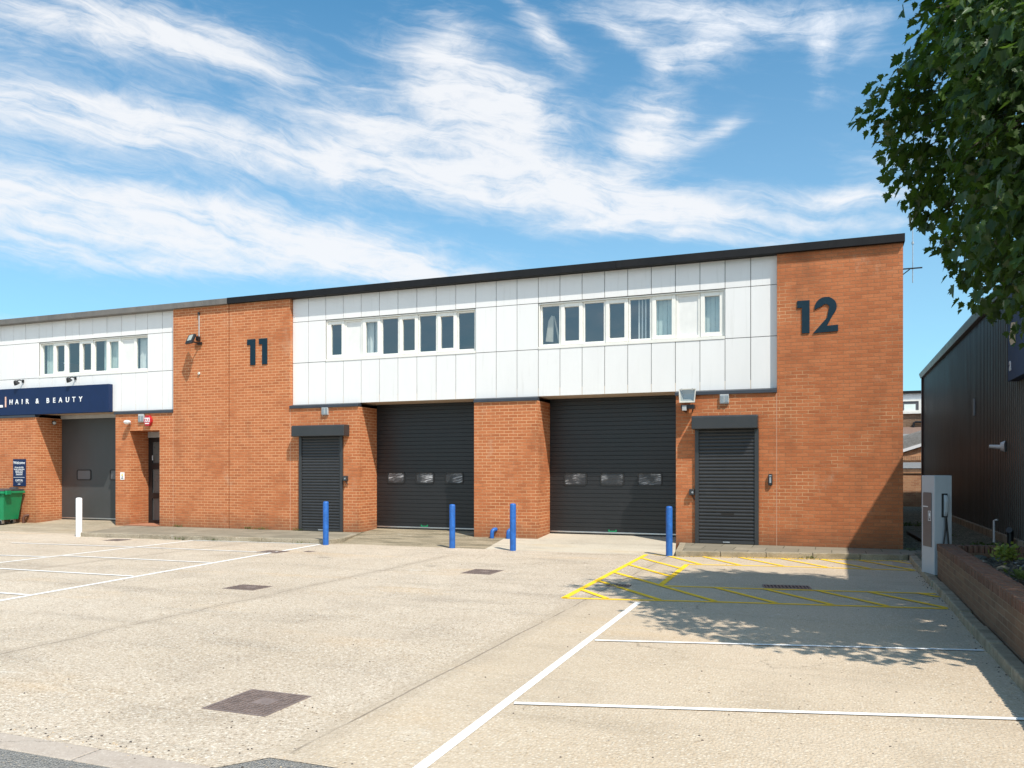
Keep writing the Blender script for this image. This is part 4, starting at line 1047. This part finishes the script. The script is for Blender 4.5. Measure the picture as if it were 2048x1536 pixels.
# ------------------------------------------------------------------ background buildings seen through the gap
H_ = empty('house', (4, 46, 0), 'rear two storey building with white window band seen through the gap', 'building')
part('wall', H_, M['brick_dark'], lambda m: m.box(-4, 14, 46.0, 52, -.1, 4.47))
part('white_band', H_, M['panel'], lambda m: m.box(-4, 14, 45.95, 52, 4.472, 5.50))
part('roof', H_, M['fascia'], lambda m: m.box(-4.1, 14.1, 45.8, 52.1, 5.502, 5.62))
for x in (2.45, 3.72, 4.99):
    w = part('window', H_, M['upvc'], lambda m: (m.box(x-.48,x-.36,45.90,45.949,4.55,5.18), m.box(x+.36,x+.48,45.90,45.949,4.55,5.18), m.box(x-.36,x+.36,45.90,45.949,4.55,4.64), m.box(x-.36,x+.36,45.90,45.949,5.10,5.18)))
    part('pane', w, M['screen'], lambda m: m.box(x-.36,x+.36,45.935,45.947,4.64,5.10))
    part('blind', w, M['blind'], lambda m: m.box(x-.30,x+.22,45.925,45.934,4.64,4.95))
part('window_sill', H_, M['upvc'], lambda m: m.box(-4,14,45.88,45.949,4.475,4.54))
tag(part('drain_pipe', None, M['black'], lambda m: m.tube([(7,45.9,4.04),(3.95,45.9,4.04),(3.86,45.9,4.0),(3.84,45.9,3.75)], .06, 10), smooth=True), 'black waste pipe bending down on the rear building', 'pipe')
O_ = empty('outbuilding', (4, 42, 0), 'small brick outbuilding with sloping ribbed roof and white bargeboard in the gap', 'building')
part('lean_to_roof', O_, M['roof_tile'], lambda m: m.prism([(44.2,3.30),(45.98,3.72),(45.98,3.80),(44.2,3.38)], 'x', -1, 9))
part('gutter', O_, M['pale_grey'], lambda m: m.box(-1, 9, 44.05, 44.2, 3.22, 3.37))
sl = .34
part('wall', O_, M['brick_pale'], lambda m: m.prism([(1.0,0),(7,0),(7,1.70+sl*6),(1.0,1.70)], 'y', 42.0, 42.22))
part('soldier_course', O_, M['brick_pale'], lambda m: [m.box(1.5+i*.078, 1.5+i*.078+.066, 41.96, 41.999, 2.07, 2.27) for i in range(60)])
part('bargeboard', O_, M['white'], lambda m: m.prism([(1.0,1.74),(7,1.74+sl*6),(7,1.88+sl*6),(1.0,1.88)], 'y', 41.86, 41.97))
def rib(m):
    for i in range(11):
        y0 = 42.0+i*.19; z = .05+i*.058
        m.prism([(1.0,1.83+z),(7,1.83+sl*6+z),(7,1.88+sl*6+z),(1.0,1.88+z)], 'y', y0, y0+.12)
part('ribbed_roof', O_, simple('ribbed_roof', (.26,.25,.235), .7, var=.3), rib)
part('fascia_panel', O_, M['charger'], lambda m: m.box(1.0, 7, 41.85, 41.95, 1.70, 1.97))
part('lower_wall', O_, M['brick_dark'], lambda m: m.box(1.0, 7, 41.7, 41.84, 0, 1.66))
gw = part('garden_wall', None, M['brick_pale'], lambda m: (m.box(-6, 9, 40.3, 40.52, -.1, 1.47), m.box(-6, 9, 40.26, 40.56, 1.472, 1.53))); tag(gw, 'tan brick garden wall closing the gap between the buildings', 'wall')

# ------------------------------------------------------------------ maple tree
T = empty('maple_tree', (3.3, 8.8, .25), 'dark green maple tree overhanging the right side of the car park', 'tree')
rt = random.Random(11)
C_ = Vector((3.30, 8.8, 5.85)); RX, RY, RZ = 2.52, 2.25, 3.15
mbt = MB()
mbt.tube([(3.3,8.0,.1),(3.28,8.0,.5),(3.3,7.95,1.4),(3.36,7.9,2.4),(3.4,7.9,3.6),(3.4,7.9,5.2),(3.3,7.9,6.6),(3.2,7.9,7.6)], [.26,.2,.17,.16,.14,.11,.06,.02], 12)
tips = []
for i in range(46):
    z0 = 2.2+4.6*(i/46); a = i*2.399+rt.uniform(-.3,.3); st = Vector((3.42,7.9,z0))
    el = rt.uniform(-.15,.45); d = Vector((math.cos(a)*RX*.72, math.sin(a)*RY*.72, 0))*math.sqrt(max(.15,1-((z0+.4-C_.z)/2.9)**2))
    end = st+d+Vector((0,0,el*d.length)); mid = st.lerp(end,.5)+Vector((rt.uniform(-.15,.15),rt.uniform(-.15,.15),.15))
    mbt.tube([st, mid, end], [.045,.028,.008], 6)
    for q in range(4):
        t = rt.uniform(.35,1.); s0 = st.lerp(end, t); e2 = s0+Vector((rt.gauss(0,.5),rt.gauss(0,.5),rt.gauss(-.1,.35)))
        mbt.tube([s0, s0.lerp(e2,.5)+Vector((0,0,.05)), e2], [.014,.009,.004], 5)
mbt.v = [(a, b+.8, c) for a, b, c in mbt.v]
half = [(0,0),(.16,.02),(.34,-.06),(.30,.12),(.56,.22),(.44,.32),(.60,.50),(.36,.46),(.40,.62),(.22,.60),(.17,.80),(0,1.02)]
verts = []; faces = []; tones = []
def add_leaf(p, d, nrm, s, tone):
    t = d.normalized(); side = t.cross(nrm).normalized(); up = side.cross(t)
    n = len(verts); fold = rt.uniform(.1,.45); curl = rt.uniform(-.1,.35)
    for sx, sy in half: verts.append(p + t*(sy*s) + side*(sx*s) + up*(s*(sx*fold - curl*sy*sy)))
    for sx, sy in half[1:-1]: verts.append(p + t*(sy*s) - side*(sx*s) + up*(s*(sx*fold - curl*sy*sy)))
    k = len(half)
    faces.append(tuple(range(n, n+k)))
    faces.append((n, n+k-1) + tuple(n+k+k-3-i for i in range(k-2)))
    tones.extend((tone, tone))
def lump(d):   # uneven crown outline
    return 1 + .10*math.sin(3.1*d.x*2+1.3*d.z*3) + .09*math.sin(5*d.y+4.2*d.z+.6) + .07*math.sin(9*d.z+3*d.x)
def crown_pt(d, rr):
    """point of the crown in direction d: full below (squarish), rounder and lower above"""
    h = math.hypot(d.x, d.y); rz = RZ if d.z < 0 else 2.9; e = 5.5 if d.z < 0 else 2.0
    t = (h**e + abs(d.z*RX/rz)**e)**(-1/e)
    return C_ + Vector((d.x*RX*t*rr, d.y*RY*t*rr, d.z*RX*t*rr))
nl = 0
while nl < 36000:
    d = Vector((rt.gauss(0,1), rt.gauss(0,1), rt.gauss(0,1))).normalized()
    if d.x > .5 and rt.random() < .65: continue
    rr = rt.random()**.27*lump(d)
    c = crown_pt(d, rr*(1.065 if d.z < -.15 else 1-.09*min(1, max(0, d.z*3+.45))))
    if c.z < 3.14+.14*math.sin(c.x*5+c.y*3): continue
    out = d.copy(); out.z -= .35; out.normalize(); tone0 = rt.random()
    for q in range(rt.randint(5,10)):
        p = c+Vector((rt.gauss(0,.09), rt.gauss(0,.09), rt.gauss(0,.08)))
        dd = (out*.7+Vector((rt.gauss(0,.5),rt.gauss(0,.5),rt.gauss(-.35,.35)))).normalized()
        nr = Vector((rt.gauss(0,.45)+d.x*.5, rt.gauss(0,.45)+d.y*.5, 1.0)).normalized()
        add_leaf(p, dd, nr, rt.uniform(.07,.14), min(1, max(0, tone0*.6+rt.random()*.4))); nl += 1
# straggling shoots beyond the outline
for i in range(130):
    a = rt.uniform(math.pi*.55, math.pi*1.45); zz = rt.uniform(-.75,.9); d = Vector((math.cos(a)*math.sqrt(1-zz*zz), math.sin(a)*math.sqrt(1-zz*zz), zz))
    base = crown_pt(d, .95*lump(d))
    if base.z < 3.25: continue
    tip = base+d*rt.uniform(.15,.42)+Vector((0,0,rt.uniform(-.05,.2)))
    mbt.tube([base-d*.25, base.lerp(tip,.5), tip], [.007,.005,.002], 4)
    for q in range(12):
        p = base.lerp(tip, q/11)+Vector((rt.gauss(0,.03),rt.gauss(0,.03),rt.gauss(0,.03)))
        dd = (d+Vector((rt.gauss(0,.7),rt.gauss(0,.7),rt.gauss(-.2,.4)))).normalized()
        add_leaf(p, dd, Vector((rt.gauss(0,.5),rt.gauss(0,.5),1)).normalized(), rt.uniform(.06,.12)*(1-.045*q), rt.uniform(.4,1))
mbt.build('trunk', M['bark'], T, smooth=True)
me = bpy.data.meshes.new('crown'); me.from_pydata([tuple(v) for v in verts], [], faces); me.materials.append(M['leaf']); me.update()
cr_ = bpy.data.objects.new('crown', me); COL.objects.link(cr_); cr_.parent = T; cr_.matrix_parent_inverse = Matrix.Translation(-Vector(T.location))
set_tone(cr_, tones)

# ------------------------------------------------------------------ sun, sky, camera
sv = Vector((.555, -.425, 1.0)).normalized()
sun = bpy.data.lights.new('sun', 'SUN'); sun.energy = 4.7; sun.angle = R(.53); sun.color = (1, .94, .85)
so = bpy.data.objects.new('sun', sun); COL.objects.link(so); so.rotation_euler = sv.to_track_quat('Z', 'Y').to_euler()
W = bpy.data.worlds.new('World'); SC.world = W; W.use_nodes = True
nt = W.node_tree; k = N(nt); bg = nt.nodes['Background']
sky = k.n('ShaderNodeTexSky', sky_type='NISHITA'); sky.sun_disc = False
sky.sun_elevation = math.asin(sv.z); sky.sun_rotation = math.atan2(sv.x, sv.y); sky.air_density = 1.; sky.dust_density = .6; sky.ozone_density = 2.
tc = k.n('ShaderNodeTexCoord').outputs['Generated']; x, y, z = k.sep(tc)[:3]
az = k.math('ARCTAN2', x, y); el = k.math('DIVIDE', z, k.math('MAXIMUM', k.math('SQRT', k.math('ADD', k.math('MULTIPLY', x, x), k.math('MULTIPLY', y, y))), .02))
q0 = k.comb(az, el, 0.)
warp = k.noise(q0, 3.2, 5, .6, color=True)
qw = k.vmath('ADD', q0, k.scale(k.vmath('SUBTRACT', warp, (.5,.5,.5)).outputs[0], .11, .075, 0)).outputs[0]
wx, wy, _ = k.sep(qw)[:3]
q1 = k.comb(wx, wy, 1.)
# cloud banks of this sky: azimuth, tan(elevation), half length, half width, tilt, weight
BANKS = [(-0.8226, 0.4846, 0.1872, 0.0394, 0.013, 1.0),
         (-0.692, 0.4763, 0.0802, 0.0167, -0.111, 0.6),
         (-0.8708, 0.3844, 0.1043, 0.0277, 0.004, 0.9),
         (-0.7246, 0.3736, 0.1859, 0.034, -0.113, 1.0),
         (-0.8614, 0.2761, 0.1518, 0.0305, 0.005, 0.9),
         (-0.692, 0.2737, 0.2444, 0.0393, -0.08, 1.0),
         (-0.5373, 0.2574, 0.1631, 0.0244, -0.174, 0.8),
         (-0.8127, 0.2333, 0.1759, 0.0137, 0.01, 0.5),
         (-0.4955, 0.3891, 0.1577, 0.0412, -0.313, 1.0),
         (-0.4472, 0.4578, 0.0953, 0.0553, -0.682, 0.9),
         (-0.4533, 0.5305, 0.0381, 0.0346, -1.039, 0.6),
         (-0.3803, 0.4225, 0.0841, 0.0615, -0.177, 1.0),
         (-0.555, 0.3675, 0.0747, 0.0271, -0.116, 0.6),
         (-0.3254, 0.3368, 0.1549, 0.0272, -0.125, 0.95),
         (-0.1873, 0.3105, 0.1256, 0.0253, -0.203, 0.95),
         (-0.2648, 0.2989, 0.0762, 0.0204, 0.051, 0.6),
         (-0.1991, 0.4103, 0.0485, 0.0517, 0.471, 0.95),
         (-0.2348, 0.3763, 0.0558, 0.0276, 0.392, 0.7),
         (-0.1233, 0.4037, 0.0349, 0.0137, 0.454, 0.7),
         (-0.1348, 0.5412, 0.1295, 0.0277, -0.19, 0.9),
         (-0.1464, 0.4981, 0.0369, 0.0186, -0.121, 0.8),
         (-0.2288, 0.5209, 0.0849, 0.0165, -0.505, 0.6),
         (-0.3376, 0.5381, 0.0587, 0.019, -0.798, 0.8),
         (-0.1991, 0.4884, 0.0191, 0.0166, -0.265, 0.5),
         (0.0192, 0.3033, 0.0823, 0.0139, -0.091, 0.8),
         (-0.0071, 0.2808, 0.1467, 0.0095, -0.147, 0.5),
         (-0.1464, 0.2752, 0.1593, 0.0106, -0.102, 0.55),
         (-0.0071, 0.4745, 0.0159, 0.0575, -0.185, 0.35),
         (0.0192, 0.5091, 0.07, 0.039, -0.026, 0.3),
         (0.014, 0.4311, 0.0288, 0.0123, -0.355, 0.3),
         (0.045, 0.4868, 0.0302, 0.0132, 0.718, 0.25),
         (-0.8848, 0.1716, 0.0795, 0.0095, 0.034, 0.4),
         (-0.4168, 0.2333, 0.1291, 0.0095, -0.08, 0.35),
         (0.0997, 0.333, 0.1028, 0.0487, -0.172, 0.35),
         (-1.0509, 0.3051, 0.1576, 0.0542, 0.063, 0.8),
         (-1.0509, 0.4284, 0.1195, 0.0329, 0.16, 0.8),
         (0.2895, 0.3576, 0.0825, 0.0485, -0.274, 0.7),
         (1.652, 0.504, 0.477, 0.0896, -0.1, 0.85),
         (1.462, 0.557, 0.477, 0.0896, -0.1, 0.85),
         (1.325, 0.159, 0.477, 0.0896, -0.1, 0.85),
         (2.677, 0.508, 0.477, 0.0896, -0.1, 0.85),
         (1.564, 0.616, 0.477, 0.0896, -0.1, 0.85),
         (1.907, 0.408, 0.477, 0.0896, -0.1, 0.85),
         (2.836, 0.301, 0.477, 0.0896, -0.1, 0.85),
         (0.894, 0.632, 0.477, 0.0896, -0.1, 0.85),
         (2.476, 0.192, 0.477, 0.0896, -0.1, 0.85)]
tot = None
for (a, e, L, w, tilt, wt) in BANKS:
    ct, st_ = math.cos(tilt), math.sin(tilt)
    d1 = k.vmath('DOT_PRODUCT', q1, (ct/L, st_/L, -(ct*a+st_*e)/L)).outputs['Value']
    d2 = k.vmath('DOT_PRODUCT', q1, (-st_/w, ct/w, -(-st_*a+ct*e)/w)).outputs['Value']
    g = k.math('MULTIPLY', k.math('EXPONENT', k.math('MULTIPLY', k.math('ADD', k.math('MULTIPLY', d1, d1), k.math('MULTIPLY', d2, d2)), -1.)), wt)
    tot = g if tot is None else k.math('ADD', tot, g)
rotm = k.n('ShaderNodeVectorRotate', rotation_type='Z_AXIS'); k.L(qw, rotm.inputs['Vector']); rotm.inputs['Angle'].default_value = .20
fib = k.noise(k.scale(rotm.outputs[0], 5.5, 30., 1), 1.5, 8, .66, .8)
puff = k.noise(k.scale(qw, 11., 19., 1), 1.3, 8, .68, .5)
tex = k.math('ADD', k.math('MULTIPLY', fib, .6), k.math('MULTIPLY', puff, .4))
dens = k.math('ADD', k.math('MULTIPLY', k.math('MINIMUM', k.math('MULTIPLY', tot, 1.08), 1.3), k.lin(tex, .28, .70, .42, 1.22)), k.lin(tex, .3, .72, -.26, .26))
dens = k.smooth(k.math('ADD', dens, k.smooth(y, .1, -.5, 0., .38)), .04, 1.28, 0., .93)  # extra unseen cloud cover behind the camera, added for fill light
fill_glow = k.smooth(k.vmath('DOT_PRODUCT', tc, tuple(sv)).outputs['Value'], -.15, .95, 1., 2.5)   # clouds towards the sun brightened, added as neutral fill on the facade
hz = k.smooth(el, -.02, .75, 1., 0.)
skyc = k.mix(1., sky.outputs[0], (.42,1.07,1.20), 'MULTIPLY')
skyc = k.mix(k.math('MULTIPLY', hz, .30), skyc, (5.9,6.5,6.9))
cl_ = k.vmath('SCALE', (6.4,6.5,6.7)); k.L(fill_glow, cl_.inputs['Scale'])
cc_ = k.mix(dens, skyc, cl_.outputs[0])
k.L(cc_, bg.inputs['Color']); bg.inputs['Strength'].default_value = .12

cam = bpy.data.cameras.new('camera'); co = bpy.data.objects.new('camera', cam); COL.objects.link(co)
co.location = (0, 0, 1.55); co.rotation_euler = (R(90), 0, R(21.3))
cam.sensor_width = 36; cam.lens = 1640/2048*36; cam.shift_y = 175/2048; cam.clip_end = 3000; cam.clip_start = .05
SC.camera = co
SC.render.resolution_x = 1024; SC.render.resolution_y = 768
SC.view_settings.view_transform = 'Standard'; SC.view_settings.look = 'None'; SC.view_settings.gamma = 1; SC.view_settings.use_curve_mapping = False
SC.view_settings.exposure = .30
SC.cycles.max_bounces = 6; SC.cycles.transparent_max_bounces = 8
try: SC.cycles.use_denoising = True
except Exception: pass
